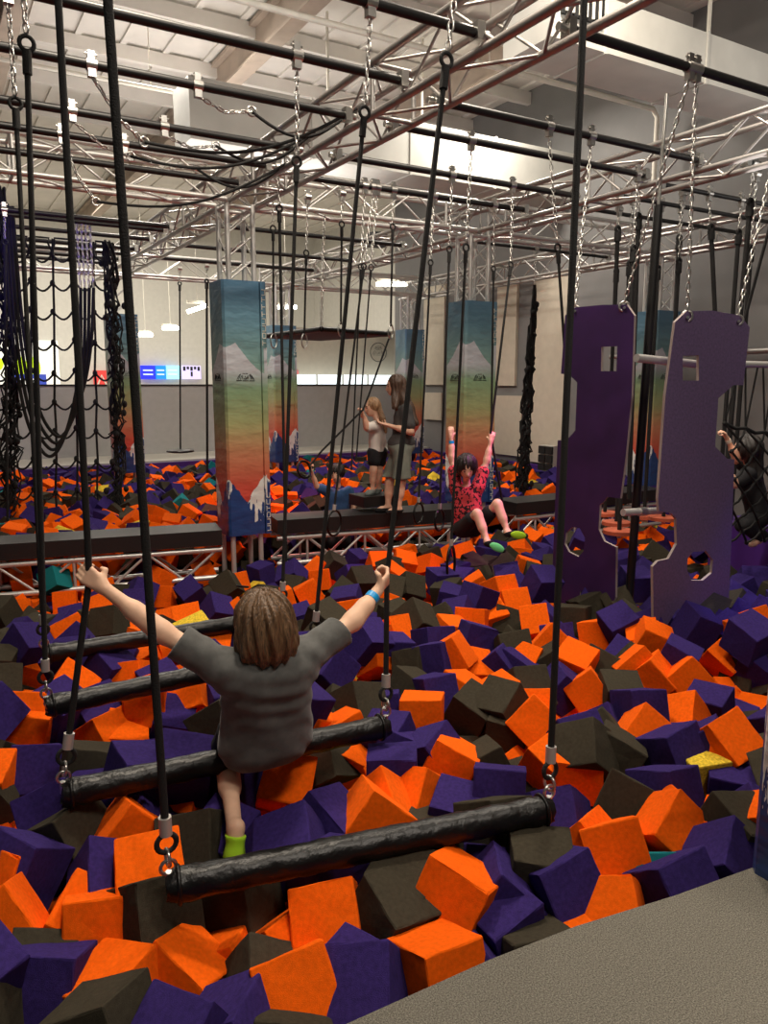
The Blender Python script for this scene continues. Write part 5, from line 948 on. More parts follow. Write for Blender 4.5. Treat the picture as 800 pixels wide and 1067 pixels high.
CUBES = '''O,1.810,2.488,-.189,.462,.278,.796,-.274,.198;O,1.953,2.927,-.169,.209,.248,.729,.603,.195;O,1.541,2.356,-.200,.315,.449,.790,.274,.199;O,1.500,2.424,-.209,-.532,.328,-.553,.550,.201;P,1.625,2.195,-.211,-.621,-.363,-.670,.186,.192;P,1.803,2.157,-.152,-.063,.326,.927,-.173,.201;K,1.586,1.916,-.112,.337,-.674,.403,-.519,.200;K,2.336,2.796,-.155,.268,-.540,-.697,.388,.196;K,2.231,2.896,-.197,.470,.502,.696,-.206,.198;K,2.324,2.712,-.249,-.626,-.416,-.614,.242,.194;K,1.942,2.435,-.234,.553,-.179,-.813,.001,.204;O,2.387,2.606,-.187,-.436,.006,.452,.778,.196;O,2.495,2.748,-.213,-.485,.729,.088,-.474,.191;O,2.227,2.316,-.218,-.474,-.871,.005,-.131,.196;O,2.265,2.197,-.205,-.679,.270,-.603,-.321,.194;O,2.923,2.795,-.205,.403,.433,-.028,.806,.191;P,2.840,2.906,-.212,.322,-.776,-.529,.119,.199;K,2.294,2.187,-.122,.417,-.273,.860,-.114,.197;K,2.452,2.169,-.173,-.339,-.132,.528,.768,.199;O,3.070,3.027,-.161,.792,-.035,.568,.220,.196;O,3.768,3.535,-.245,.253,-.650,.469,.541,.193;P,3.779,3.367,-.134,-.596,-.285,.038,.750,.201;O,3.299,2.783,-.155,.535,.079,-.599,.590,.197;O,3.785,3.104,-.166,-.367,.534,-.137,-.749,.198;O,3.334,2.708,-.184,.218,.105,-.377,-.894,.196;O,3.450,2.579,-.181,-.017,-.837,.350,.420,.194;O,4.017,2.745,-.206,-.422,.673,-.605,-.058,.198;O,2.697,2.234,-.179,-.159,.775,.405,-.458,.201;O,3.071,2.297,-.210,.871,-.255,.418,.049,.195;P,3.292,2.317,-.207,-.498,-.642,.459,.359,.198;O,2.838,1.908,-.106,.083,-.022,.927,.365,.198;O,4.091,2.579,-.354,.096,-.447,-.180,-.871,.201;Y,2.714,1.922,-.215,.377,.438,-.587,-.567,.202;P,2.747,1.801,-.232,.619,.705,.186,.292,.198;K,2.283,1.464,-.107,-.063,.622,-.758,-.188,.202;O,2.337,1.478,-.125,.733,-.302,.609,.014,.198;P,2.778,2.026,-.167,-.317,-.656,-.085,.680,.198;O,2.144,1.618,-.137,.664,-.391,.004,.638,.196;O,2.809,1.968,-.160,.017,.127,-.929,.348,.196;O,1.912,1.662,-.161,-.292,-.187,-.835,-.427,.194;O,1.886,1.746,-.200,-.020,.205,-.863,.461,.196;O,1.689,1.475,-.205,.533,.025,.605,-.591,.196;O,1.630,1.521,-.238,-.754,.501,-.294,.307,.201;P,1.913,1.411,-.169,.672,.323,.596,.298,.202;P,2.132,1.402,-.138,.841,.446,-.055,.302,.192;O,2.226,1.638,-.166,-.894,-.020,-.343,.288,.198;T,1.962,1.542,-.235,-.402,.827,-.310,.242,.200;K,1.580,1.689,-.130,.026,-.299,-.951,-.069,.195;P,1.603,1.595,-.147,-.348,.702,.357,-.508,.195;O,1.273,1.707,-.126,.938,.086,.218,.254,.201;P,1.368,1.620,-.200,.479,-.391,-.561,-.550,.199;P,1.421,1.685,-.174,.809,.301,.207,.460,.202;K,1.380,1.481,-.233,-.599,.124,.099,.785,.196;O,1.085,1.531,-.179,.008,-.026,.580,-.814,.197;K,1.161,1.850,-.129,.145,.262,-.541,-.786,.197;P,1.180,1.505,-.237,.377,.421,.118,.816,.197;K,2.186,1.850,-.172,.273,.251,-.926,-.070,.198;P,1.920,1.941,-.206,-.530,-.030,-.548,.646,.193;P,2.353,2.276,-.127,-.193,.028,-.380,-.904,.197;P,2.344,1.806,-.145,-.976,.192,-.095,-.050,.197;P,2.651,2.014,-.146,.312,-.591,-.624,-.405,.199;P,2.794,1.970,-.146,.394,.664,-.033,-.635,.196;O,2.446,3.378,-.104,.328,.068,-.305,-.892,.198;O,2.605,3.392,-.222,.623,-.411,-.216,-.629,.200;O,2.398,2.870,-.159,-.765,.154,.108,-.616,.191;O,2.303,3.065,-.195,.538,-.294,-.529,.586,.200;P,2.366,3.394,-.112,-.216,.038,.179,.959,.195;P,2.270,3.725,-.154,.676,.730,.027,-.096,.193;K,2.079,3.217,-.178,.608,.762,.224,-.014,.200;P,2.770,3.576,-.119,-.311,.505,-.634,.496,.192;O,3.065,3.994,-.175,-.311,-.548,-.206,.748,.196;O,2.834,3.913,-.189,-.986,-.107,-.119,.050,.197;K,2.617,4.002,-.099,-.603,-.412,.056,-.681,.204;O,2.242,3.890,-.137,-.374,-.630,.122,-.669,.198;P,2.531,3.674,-.133,.731,-.104,-.666,.109,.201;K,3.511,4.175,-.293,-.161,-.931,.269,.185,.196;O,3.421,4.241,-.254,-.362,-.716,-.492,.338,.199;O,3.459,3.808,-.188,.435,.108,-.758,-.474,.197;O,3.175,3.334,-.154,.438,.065,-.436,-.783,.198;K,2.891,3.364,-.151,.075,.660,-.346,-.662,.193;O,2.890,3.283,-.203,-.853,.026,-.451,-.261,.193;P,2.850,3.262,-.224,.171,-.084,.167,-.967,.200;O,3.594,5.223,-.286,.847,.264,-.236,.396,.199;P,3.323,4.276,-.113,-.153,.646,.737,-.127,.195;O,3.840,4.952,-.259,.231,-.282,.063,.929,.194;O,4.331,6.365,-.429,.004,-.607,-.731,.314,.201;P,3.572,5.083,-.210,-.735,.674,-.072,.030,.205;K,3.002,4.972,-.186,.240,-.425,.841,.233,.204;K,3.269,5.097,-.225,-.933,.305,-.189,-.012,.198;O,3.639,4.238,-.201,-.696,-.425,-.528,-.235,.198;P,3.866,4.187,-.053,.049,.092,.520,.848,.207;P,4.215,3.098,-.137,.565,.242,.789,-.012,.204;P,3.979,2.575,-.023,-.056,-.067,-.820,.566,.202;P,3.532,2.701,-.113,-.665,.043,-.683,-.299,.192;P,4.037,2.529,-.211,-.117,.747,.193,-.625,.192;O,4.338,2.830,-.141,-.971,.061,.069,.222,.198;O,4.711,3.016,-.180,.232,.880,-.398,.116,.195;K,4.041,2.628,-.286,-.451,-.471,-.554,.517,.201;P,1.702,2.736,-.209,.148,-.407,.690,-.580,.195;P,1.780,2.584,-.178,-.037,-.520,-.291,-.802,.197;P,2.129,3.090,-.157,.114,.704,.691,-.121,.193;P,2.847,2.375,-.137,.806,.570,-.065,-.148,.198;K,3.018,2.658,-.203,.671,-.278,.547,.417,.200;P,4.407,3.781,-.036,.078,-.816,-.564,-.099,.209;O,3.827,3.219,-.200,-.044,.883,.397,.247,.195;P,2.756,3.325,-.215,-.270,.098,-.387,.876,.200;K,4.067,2.449,-.262,.068,.694,.576,-.426,.207;P,3.226,1.904,-.139,-.548,.090,.260,.790,.200;K,2.823,1.610,-.121,-.332,-.385,-.861,-.026,.203;O,.301,3.824,-.200,.617,.121,.766,-.134,.198;O,.088,3.316,-.192,.139,.136,.593,.781,.207;O,.286,3.891,-.150,-.214,-.971,.064,.080,.199;O,.457,4.981,-.311,-.285,-.772,-.367,-.434,.197;P,.277,3.397,-.204,-.608,-.326,.576,.438,.193;O,.627,3.712,-.275,.921,-.266,-.071,.274,.197;O,.713,3.711,-.309,-.960,-.222,-.145,.091,.193;O,.841,3.766,-.172,.642,-.744,.152,-.100,.199;O,1.055,3.766,-.184,.276,.824,.433,-.241,.194;K,1.021,3.078,-.050,.674,-.445,.589,.029,.214;P,.806,2.776,-.048,-.631,-.320,-.705,-.046,.204;O,.502,2.606,-.160,.632,-.355,-.184,.665,.196;O,.481,2.252,-.106,.328,.662,.550,-.389,.198;O,.766,2.875,-.167,-.494,.792,-.311,.178,.198;K,.695,2.460,-.174,-.468,-.447,-.160,.745,.196;O,1.137,2.681,-.177,-.286,.819,.412,.278,.197;K,1.377,2.807,-.205,-.684,-.078,-.468,.554,.198;O,1.265,2.209,-.133,.153,-.358,-.686,-.615,.198;O,1.378,2.329,-.182,-.390,-.174,-.884,-.190,.196;P,1.135,2.302,-.158,.002,.248,-.808,.535,.198;P,.938,2.185,-.128,.540,-.188,.521,-.634,.201;O,1.454,2.846,-.231,-.081,.314,.541,.776,.193;O,1.532,2.944,-.179,.596,-.118,-.791,.069,.189;O,1.418,3.045,-.178,.294,-.435,.481,.702,.205;O,2.174,3.723,-.178,-.208,.077,.881,.418,.199;K,1.698,3.094,-.136,.182,.003,-.890,-.417,.199;P,1.795,3.603,-.126,-.573,.292,.201,-.739,.200;O,2.435,3.972,-.149,.764,-.222,-.207,-.570,.196;P,2.096,3.725,-.056,-.614,-.308,.060,-.724,.202;O,.938,7.156,-.506,.628,-.079,-.094,-.769,.203;O,.667,7.914,-.443,.496,.867,-.050,.015,.192;T,.911,7.547,-.396,-.431,.810,-.159,.366,.201;O,1.052,7.659,-.496,-.896,.429,.021,.112,.198;O,1.847,7.389,-.467,-.391,.668,-.574,.267,.197;O,2.304,7.432,-.468,.814,.094,.572,-.051,.198;P,1.901,6.577,-.418,-.832,-.139,-.482,-.238,.198;K,2.218,6.513,-.391,.473,-.407,-.780,.054,.202;O,2.379,6.762,-.442,-.288,.493,.526,-.630,.199;O,1.713,6.743,-.468,.761,.581,-.172,-.233,.192;O,1.548,5.463,-.321,-.167,.590,-.295,.733,.195;Y,1.304,4.444,-.112,.025,.675,.709,.202,.215;K,1.004,5.511,-.251,.174,.898,.375,-.149,.200;O,1.120,6.451,-.423,-.384,-.698,-.545,.261,.192;K,.358,6.275,-.286,.672,-.603,-.410,.127,.208;P,.419,4.939,-.152,-.804,.302,.338,.386,.206;O,2.688,5.774,-.344,-.221,-.164,-.953,.122,.198;O,3.241,6.707,-.502,-.497,.042,.095,.862,.202;P,2.756,6.289,-.312,-.112,-.839,-.401,-.349,.204;O,2.529,4.817,-.247,.116,.664,.730,-.113,.201;P,2.751,7.043,-.452,-.354,-.567,.452,-.591,.198;P,1.806,5.561,-.315,.060,-.685,.634,.353,.200;O,.848,3.918,-.188,-.560,-.494,-.311,.589,.193;O,1.209,4.530,-.160,-.263,.656,.564,.427,.194;P,.767,4.288,-.148,.492,.258,-.058,.829,.202;P,1.338,3.022,-.023,-.827,-.160,.540,-.000,.208;K,.443,3.079,-.117,.348,-.600,.525,-.494,.196;P,.588,2.846,-.071,.653,.743,.123,-.083,.202;P,.946,3.694,-.267,-.641,.198,-.463,-.580,.196;P,.135,3.776,-.070,-.482,.249,.127,-.831,.206;P,.593,4.470,-.142,-.557,.136,.752,.326,.212;P,1.511,2.474,-.145,.872,-.043,.050,.486,.196;P,1.700,2.822,-.186,.681,.657,.095,.311,.198;K,2.094,4.254,-.084,.136,-.151,.834,-.513,.206;K,2.295,3.487,-.179,.753,-.234,-.048,-.613,.202;K,3.122,5.638,-.262,.658,-.256,.325,.629,.202;P,3.809,6.969,-.437,-.539,.276,.621,-.497,.201;K,2.133,5.444,-.245,-.946,.267,-.134,-.128,.199;O,.063,2.317,-.155,-.105,-.832,.239,.490,.199;O,.116,2.564,-.175,-.512,-.174,-.682,.493,.195;P,.142,2.560,-.142,.034,.900,.312,-.301,.202;P,.291,2.854,-.145,-.124,-.485,.805,-.320,.197;K,.330,2.727,-.169,.404,-.382,-.789,-.260,.198;K,.068,3.251,-.205,-.233,-.062,-.960,-.142,.207;P,.377,2.372,-.160,.487,.853,.095,-.162,.198;O,.284,2.277,-.198,.616,-.115,.570,.531,.193;O,.324,2.200,-.178,.652,.366,-.415,.519,.195;O,.313,1.950,-.226,-.873,-.003,.142,.467,.196;K,.141,2.140,-.227,-.458,-.570,.638,-.241,.185;P,.158,2.069,-.204,.285,-.723,-.405,-.482,.196;P,-.042,2.047,-.088,-.949,-.208,-.041,-.232,.210;K,-.035,1.975,-.165,.543,.335,-.637,.432,.203;K,.245,1.745,-.139,-.767,-.521,.346,.142,.197;P,.394,1.606,-.142,.485,.723,-.454,-.189,.196;O,.485,1.955,-.246,-.176,.913,.299,-.215,.198;O,.649,2.016,-.317,-.419,-.673,-.129,.596,.198;K,.675,1.792,-.251,.188,.539,.621,-.537,.200;O,.715,1.667,-.180,-.585,.197,.279,.736,.201;P,.538,1.630,-.195,.891,-.255,-.066,.369,.198;K,.644,1.595,-.241,-.003,.790,.581,-.198,.206;P,.875,1.575,-.171,-.795,-.392,-.462,.012,.196;O,.909,1.867,-.165,-.178,.737,.512,.404,.198;O,.809,1.898,-.244,-.409,.901,.146,-.003,.199;P,.884,1.643,-.215,.600,.130,-.776,.145,.189;K,.728,2.115,-.197,-.324,-.651,-.104,.678,.195;K,.469,2.126,-.152,-.233,.645,-.583,-.435,.201;K,1.087,1.774,-.157,.563,.821,.093,-.019,.197;P,.996,2.026,-.146,.189,.634,.742,-.110,.198;K,1.226,3.097,-.176,-.377,.162,.856,.315,.205;P,1.193,6.808,-.424,.308,-.387,-.735,-.464,.205;K,4.247,3.772,-.182,-.338,-.189,-.859,-.334,.205;K,4.617,3.313,-.161,-.019,.831,.305,-.464,.205;P,4.584,3.115,-.253,.011,.287,-.080,.955,.205;P,5.409,3.259,-.230,.670,-.649,-.254,.253,.205;P,3.798,4.483,-.246,.739,-.192,.576,-.293,.205;O,2.782,4.526,-.245,-.586,.244,.516,-.575,.205;P,2.574,1.573,-.235,-.596,.098,-.531,-.595,.205;P,4.760,6.784,-.452,.187,.642,.317,-.672,.205;P,.958,2.824,-.222,-.745,-.573,-.260,-.222,.205;K,1.593,3.765,-.213,.034,.142,-.662,.735,.205;K,2.763,5.319,-.264,.195,.408,.314,.835,.205;K,.267,5.886,-.384,-.143,-.170,-.170,-.960,.205;K,1.493,3.517,-.248,.655,-.170,-.423,.603,.205;P,6.082,3.651,-.157,.107,-.278,-.610,.734,.205;O,1.960,5.529,-.380,.439,.764,.459,-.111,.205;O,1.739,4.209,-.256,.528,.211,-.683,-.460,.205;P,.080,4.112,-.196,-.648,-.214,.236,.692,.205;P,1.230,3.731,-.244,-.071,.063,.629,.772,.205;K,3.039,1.768,-.169,-.697,.007,-.685,.212,.205;P,3.700,2.119,-.254,-.198,-.636,-.514,-.540,.205;O,5.643,5.056,-.228,.467,.219,-.365,.775,.205;P,2.386,1.334,-.231,.152,-.931,-.316,-.104,.205;P,1.650,3.929,-.187,.226,.858,.222,-.404,.205;P,.146,4.703,-.285,-.130,-.681,.689,.211,.205;K,1.513,4.088,-.207,-.262,-.888,.285,.248,.205;P,5.924,3.821,-.239,.801,-.181,.558,.121,.205;K,5.376,3.814,-.181,.294,-.929,.211,-.073,.205;K,5.692,4.874,-.285,-.638,-.733,.230,.051,.205;P,4.706,6.336,-.347,.427,-.503,.372,.653,.205;P,5.371,4.754,-.237,-.039,-.330,-.810,.483,.205;P,5.026,5.442,-.287,.138,-.798,.493,-.318,.205;P,4.258,3.450,-.176,-.658,.076,-.570,-.486,.205;O,4.345,6.846,-.413,.991,-.072,-.089,-.067,.205;K,4.373,5.722,-.310,-.483,-.675,.252,.498,.205;O,5.160,5.929,-.354,-.227,-.727,.076,-.643,.205;K,4.222,5.746,-.355,.659,.137,-.597,-.436,.205;P,.622,3.942,-.234,.576,-.187,-.722,.335,.205;P,.010,2.755,-.199,-.827,.105,-.415,.365,.205;K,1.151,5.029,-.293,.605,.755,-.045,-.248,.205;P,5.595,6.086,-.393,.047,-.057,-.635,-.769,.205;O,6.016,5.062,-.285,-.011,.913,-.343,.220,.205;K,4.388,4.844,-.234,.741,-.528,-.306,.280,.205;K,2.653,4.304,-.168,.603,-.458,.532,-.380,.205;K,5.835,4.809,-.193,-.873,-.201,-.280,-.346,.205;K,3.477,2.000,-.215,-.222,-.499,-.466,-.696,.205;K,2.085,5.017,-.329,-.587,-.653,.327,.349,.205;P,5.263,6.635,-.413,-.798,-.528,.108,.270,.205;K,.177,5.132,-.278,-.179,-.438,-.281,-.835,.205;P,5.114,4.314,-.179,.220,-.205,.863,-.406,.205;K,.204,4.301,-.153,.112,-.039,-.908,-.401,.205;P,3.300,5.633,-.323,-.780,-.375,-.495,-.076,.205;K,2.780,5.011,-.364,.571,.526,-.003,-.631,.205;O,1.032,4.530,-.245,.719,-.487,.385,.312,.205;P,.987,4.018,-.208,.456,.471,.391,.646,.205;O,4.587,6.125,-.307,-.730,-.108,.400,-.544,.205;K,.192,5.375,-.305,.930,-.149,-.258,.216,.205;P,2.153,4.800,-.243,.516,-.340,.519,-.590,.205;K,5.541,6.693,-.384,-.372,.305,-.442,-.758,.205;K,3.129,4.328,-.283,.273,-.118,-.948,-.117,.205;P,3.254,6.056,-.350,-.294,-.950,-.098,.031,.205;K,3.799,3.787,-.221,.568,-.682,.323,-.328,.205;P,4.011,5.474,-.281,-.502,-.433,-.531,-.528,.205;K,.567,5.820,-.332,.268,-.317,-.669,.616,.205;K,4.563,5.743,-.349,.727,.679,-.048,.097,.205;K,1.339,3.341,-.218,.715,.192,.603,-.299,.205;K,1.420,3.900,-.205,-.695,-.503,.218,-.465,.205;P,4.114,3.399,-.214,-.406,.086,-.323,-.851,.205;K,1.264,5.286,-.311,-.326,-.467,-.121,.813,.205;O,.526,6.732,-.435,-.029,-.683,.638,-.354,.205;P,3.634,3.906,-.236,.414,-.737,.019,-.534,.205;P,4.743,2.865,-.231,-.364,.464,.671,-.449,.205;P,.720,5.049,-.242,-.112,-.838,.313,.433,.205;K,1.190,3.283,-.158,.783,-.448,-.269,.338,.205;P,1.163,3.930,-.208,-.472,-.503,.695,-.204,.205;P,1.277,3.535,-.184,.885,-.126,-.444,-.059,.205;K,1.372,1.942,-.193,.352,.190,.744,.535,.205;K,4.917,5.846,-.351,.008,-.654,.625,-.427,.205;P,5.212,4.525,-.187,-.805,-.517,-.249,-.148,.205;K,.304,5.040,-.247,.014,.277,.486,.829,.205;P,1.616,4.818,-.315,.453,-.484,.380,-.645,.205;K,3.243,2.990,-.224,-.552,-.268,-.173,-.771,.205;P,1.650,4.436,-.117,-.345,.387,-.031,.854,.205;P,4.892,3.064,-.171,.267,-.366,.436,.778,.205;K,4.046,5.191,-.288,-.618,-.294,.288,-.670,.205;P,4.549,2.710,-.173,-.656,-.144,.387,-.631,.205;K,2.672,6.032,-.368,-.878,-.105,.411,-.222,.205;K,5.566,3.431,-.228,.578,.158,-.024,.800,.205;P,.003,2.457,-.204,-.086,-.809,-.104,-.573,.205;P,1.811,3.927,-.147,-.321,.181,.298,-.880,.205;P,4.093,4.789,-.255,-.183,-.485,.721,-.460,.205;K,1.112,2.937,-.241,.435,-.435,-.724,.311,.205;P,5.170,3.510,-.224,.474,.518,.710,-.048,.205;P,5.823,3.560,-.162,-.385,.766,-.040,.512,.205;O,.162,4.524,-.216,-.243,-.364,.092,.894,.205;K,1.451,2.177,-.257,.609,-.136,.763,.169,.205;P,3.316,4.584,-.204,.365,.074,-.088,.924,.205;K,3.397,2.901,-.219,.315,.165,.343,-.870,.205;P,1.495,6.700,-.398,-.917,.283,-.273,-.070,.205;K,4.409,5.247,-.318,.063,.505,-.278,.815,.205;P,5.416,3.621,-.198,-.469,.317,-.420,.709,.205;K,2.587,2.902,-.171,.700,.309,-.307,.565,.205;K,6.103,6.232,-.339,-.664,.550,-.257,-.436,.205;P,4.389,2.540,-.157,.234,-.746,.186,-.595,.205;O,.309,6.950,-.398,.744,.047,.607,.276,.205;O,4.637,6.518,-.417,-.662,.136,.369,.638,.205;O,.529,4.134,-.177,.239,.249,-.285,.894,.205;P,.707,5.743,-.338,-.784,.337,-.480,-.201,.205;K,5.467,6.410,-.402,-.106,.608,-.627,.475,.205;O,.489,6.478,-.369,-.721,.250,.636,-.114,.205;K,.903,5.794,-.345,-.220,.173,.958,-.068,.205;K,.549,6.339,-.445,.346,.322,-.227,-.852,.205;O,5.940,6.662,-.385,.239,.583,-.522,.575,.205;P,.738,3.196,-.237,.314,-.207,-.233,-.897,.205;P,4.211,4.996,-.244,.177,-.928,.290,-.153,.205;O,6.867,5.726,-.318,-.883,.281,.334,-.171,.205;O,.870,4.183,-.208,.890,-.202,.157,.376,.205;K,6.771,6.179,-.377,-.184,.372,-.907,-.076,.205;K,1.993,4.396,-.241,.519,-.417,-.195,.720,.205;P,3.071,4.164,-.182,.231,.878,.142,-.394,.205;P,1.402,3.706,-.179,.268,.146,.950,.064,.205;K,2.739,4.701,-.267,-.294,.359,-.877,-.124,.205;O,1.363,4.168,-.286,.330,.605,-.550,-.473,.205;K,1.372,6.836,-.445,.502,-.822,.235,-.131,.205;P,4.564,5.143,-.283,-.645,-.123,-.602,.454,.205;P,.565,2.764,-.217,.162,-.901,-.107,.388,.205;K,3.419,6.764,-.393,-.226,-.453,-.670,.543,.205;O,1.086,4.764,-.215,.946,.024,.120,.301,.205;O,6.966,5.300,-.308,-.312,-.402,.851,-.128,.205;K,6.579,6.048,-.337,.701,-.700,-.112,-.073,.205;P,4.250,3.988,-.178,.516,-.606,.567,-.213,.205;O,1.275,5.955,-.362,.032,-.645,-.728,.230,.205;P,1.259,5.800,-.342,-.194,.240,-.237,-.921,.205;P,5.211,6.300,-.373,.166,-.492,.463,.719,.205;K,.625,5.503,-.347,.445,-.552,.360,-.607,.205;O,3.867,5.342,-.300,-.257,-.149,-.955,-.016,.205;P,3.323,3.439,-.192,-.774,-.151,.469,-.398,.205;K,2.580,2.341,-.224,.334,.084,-.907,-.243,.205;P,1.501,1.850,-.231,.260,.511,-.815,.085,.205;P,1.461,4.699,-.247,.890,.290,.215,.280,.205;K,.838,3.051,-.203,-.556,-.475,-.279,-.623,.205;K,.235,4.861,-.221,-.033,.574,-.811,-.113,.205;P,4.865,5.456,-.298,-.332,-.735,.312,-.502,.205;P,1.386,6.373,-.408,.243,-.098,-.345,.901,.205;P,1.498,4.365,-.174,.199,.856,-.076,.471,.205;P,7.231,5.191,-.256,-.528,-.140,-.742,.388,.205;K,.330,5.221,-.248,.042,.453,.888,.061,.205;K,1.875,4.638,-.231,-.187,-.360,.880,.247,.205;P,4.430,2.996,-.198,-.502,-.010,.859,.101,.205;K,.188,6.684,-.417,-.079,-.422,.649,.628,.205;K,4.016,3.548,-.182,-.587,-.204,.090,-.779,.205;K,6.559,5.580,-.369,.314,-.580,.395,-.640,.205;K,5.120,3.014,-.203,.208,.842,-.119,.484,.205;K,.095,3.577,-.203,.558,-.632,-.081,.531,.205;P,5.152,3.261,-.239,-.087,-.506,-.838,.187,.205;P,.824,2.518,-.237,.268,-.543,-.142,-.783,.205;O,2.387,5.665,-.346,-.760,-.024,-.635,.141,.205;K,5.613,6.509,-.348,.847,.440,.155,.256,.205;K,3.706,6.114,-.337,.495,-.100,.289,.813,.205;P,4.824,6.049,-.336,.076,.757,-.038,.648,.205;P,5.530,4.854,-.218,-.921,-.067,.067,.379,.205;K,4.218,5.466,-.286,-.046,.560,-.827,-.010,.205;O,.713,5.314,-.228,-.682,.259,-.003,-.684,.205;P,2.379,4.316,-.213,-.167,.210,.878,-.397,.205;K,3.023,3.188,-.215,-.419,.816,.349,-.192,.205;O,4.219,6.667,-.461,-.736,-.567,-.088,-.359,.205;O,5.284,6.084,-.342,-.607,-.580,.067,-.539,.205;P,1.875,3.175,-.239,-.769,-.576,.232,.150,.205;O,4.463,5.045,-.213,.040,-.948,.276,.152,.205;O,1.184,5.654,-.337,-.002,.174,-.939,-.296,.205;P,.450,3.917,-.176,.509,.725,-.176,-.430,.205;O,1.498,5.724,-.414,-.293,-.833,-.346,.317,.205;K,1.639,3.220,-.219,-.826,.278,.380,-.311,.205;K,4.504,6.770,-.460,.318,.015,.402,-.859,.205;O,3.858,6.614,-.407,.664,.130,-.670,-.305,.205;O,3.913,6.203,-.327,-.097,-.192,-.502,-.838,.205;P,4.830,3.194,-.230,.087,.509,-.680,.521,.205;P,4.996,3.202,-.207,-.700,.551,.230,.392,.205;P,1.262,4.084,-.169,-.070,.759,.507,.402,.205;O,6.418,5.841,-.319,.905,.120,-.206,.352,.205;P,2.713,2.486,-.270,.430,.480,-.060,-.763,.205;O,6.819,5.886,-.349,.685,-.153,-.707,.090,.205;P,7.252,5.786,-.351,-.507,.093,.126,.847,.205;P,.440,5.589,-.294,.217,.290,-.085,-.928,.205;O,6.645,5.709,-.355,.425,-.249,.868,.055,.205;K,4.473,6.545,-.400,.706,.465,.381,.375,.205;O,6.923,5.144,-.242,-.463,.661,-.518,.284,.205;P,6.574,4.868,-.192,-.785,.337,.172,.490,.205;K,4.842,5.079,-.258,-.747,-.447,-.484,.088,.205;O,1.335,4.282,-.153,.204,.070,-.310,.926,.205;K,5.619,3.295,-.146,.531,.352,-.638,.432,.205;K,3.524,4.924,-.262,-.105,-.277,.695,.656,.205;P,3.502,3.087,-.253,-.152,.178,-.948,-.216,.205;P,6.238,5.776,-.322,-.396,.094,.229,-.884,.205;P,5.654,3.675,-.184,-.345,-.386,.845,-.135,.205;O,6.342,6.837,-.437,.819,.320,-.095,-.467,.205;P,3.852,5.182,-.272,-.673,.702,.226,.050,.205;K,4.984,3.361,-.213,-.387,-.249,.499,-.734,.205;P,5.898,6.255,-.375,.314,.672,-.352,-.571,.205;O,1.240,6.987,-.409,-.099,.051,-.781,-.615,.205;O,2.879,4.789,-.251,-.451,.250,-.794,-.322,.205;K,4.093,3.931,-.220,.144,.153,.965,-.157,.205;K,4.550,5.414,-.292,.633,-.047,-.395,.664,.205;P,2.611,4.941,-.205,-.604,.665,.388,-.207,.205;K,2.907,4.127,-.198,-.352,.139,-.344,-.859,.205;O,3.301,6.846,-.459,-.267,-.333,.688,-.587,.205;O,3.618,4.376,-.126,.027,.035,-.854,-.518,.205;K,1.947,4.106,-.203,.419,.143,.895,.062,.205;P,.857,4.544,-.212,-.371,-.342,-.346,.791,.205;K,5.594,3.916,-.190,-.507,.809,-.183,-.234,.205;P,6.049,5.969,-.293,.469,-.564,.099,.672,.205;O,3.584,5.897,-.343,.358,-.057,.252,-.897,.205;P,.457,2.934,-.172,.171,.241,.714,.634,.205;P,4.242,2.550,-.232,.247,.915,-.214,-.237,.205'''
# ------------------------------------------------------------------ the foam pit
import bmesh
def cube_mesh(seed):
    r = random.Random(seed); bm = bmesh.new(); bmesh.ops.create_cube(bm, size=1.0)
    for v in bm.verts: v.co += V((r.uniform(-1, 1), r.uniform(-1, 1), r.uniform(-1, 1)))*.035
    bmesh.ops.bevel(bm, geom=bm.edges[:], offset=.03, segments=2, affect='EDGES', profile=.6)
    # a nibbled corner now and then
    c = r.choice([v.co.copy() for v in bm.verts])
    bmesh.ops.subdivide_edges(bm, edges=[e for e in bm.edges if e.calc_length() > .3], cuts=3, use_grid_fill=True)
    for v in bm.verts:
        d = (v.co-c).length
        if d < .2 and seed % 2: v.co -= v.co.normalized()*(.2-d)*.28*r.random()
        v.co += V((r.uniform(-1, 1), r.uniform(-1, 1), r.uniform(-1, 1)))*.007
    bmesh.ops.recalc_face_normals(bm, faces=bm.faces[:])
    vs = [v.co.copy() for v in bm.verts]; fs = [[v.index for v in f.verts] for f in bm.faces]; bm.free(); return vs, fs
VAR = [cube_mesh(i) for i in range(8)]
ME = {}
def cmesh(col, k):
    if (col, k) not in ME:
        me = bpy.data.meshes.new('foam_cube'); vs, fs = VAR[k]; me.from_pydata(vs, [], fs); me.materials.append(M[col])
        me.polygons.foreach_set('use_smooth', [False]*len(fs)); me.update(); ME[col, k] = me
    return ME[col, k]
cubes = []      # colour, position, rotation, size
for rec in CUBES.split(';'):
    q = rec.split(','); f = [float(v) for v in q[1:]]
    if f[0] > 6.2 and f[1] < 4.7: continue
    cubes.append((q[0], V(f[:3]), Quaternion(f[3:7]), f[7]))
for k, (c, p, q, s) in enumerate(cubes):        # keep the boy's hanging leg clear of foam
    for a, b_ in ((LEG[0], LEG[1]), (LEG[1], LEG[2])):
        u = max(0, min(1, (p-a).dot(b_-a)/(b_-a).length_squared)); d = p-lerp(a, b_, u)
        if d.length < .165: p += d.normalized()*(.165-d.length) if d.z < 0 else V((0, .05, -.14))
hand_n = len(cubes)
r3 = random.Random(11)
def rq():
    a, b_, c = r3.random(), r3.random()*2*pi, r3.random()*2*pi
    return Quaternion((math.sqrt(1-a)*math.sin(b_), math.sqrt(1-a)*math.cos(b_), math.sqrt(a)*math.sin(c), math.sqrt(a)*math.cos(c)))
grid = {}
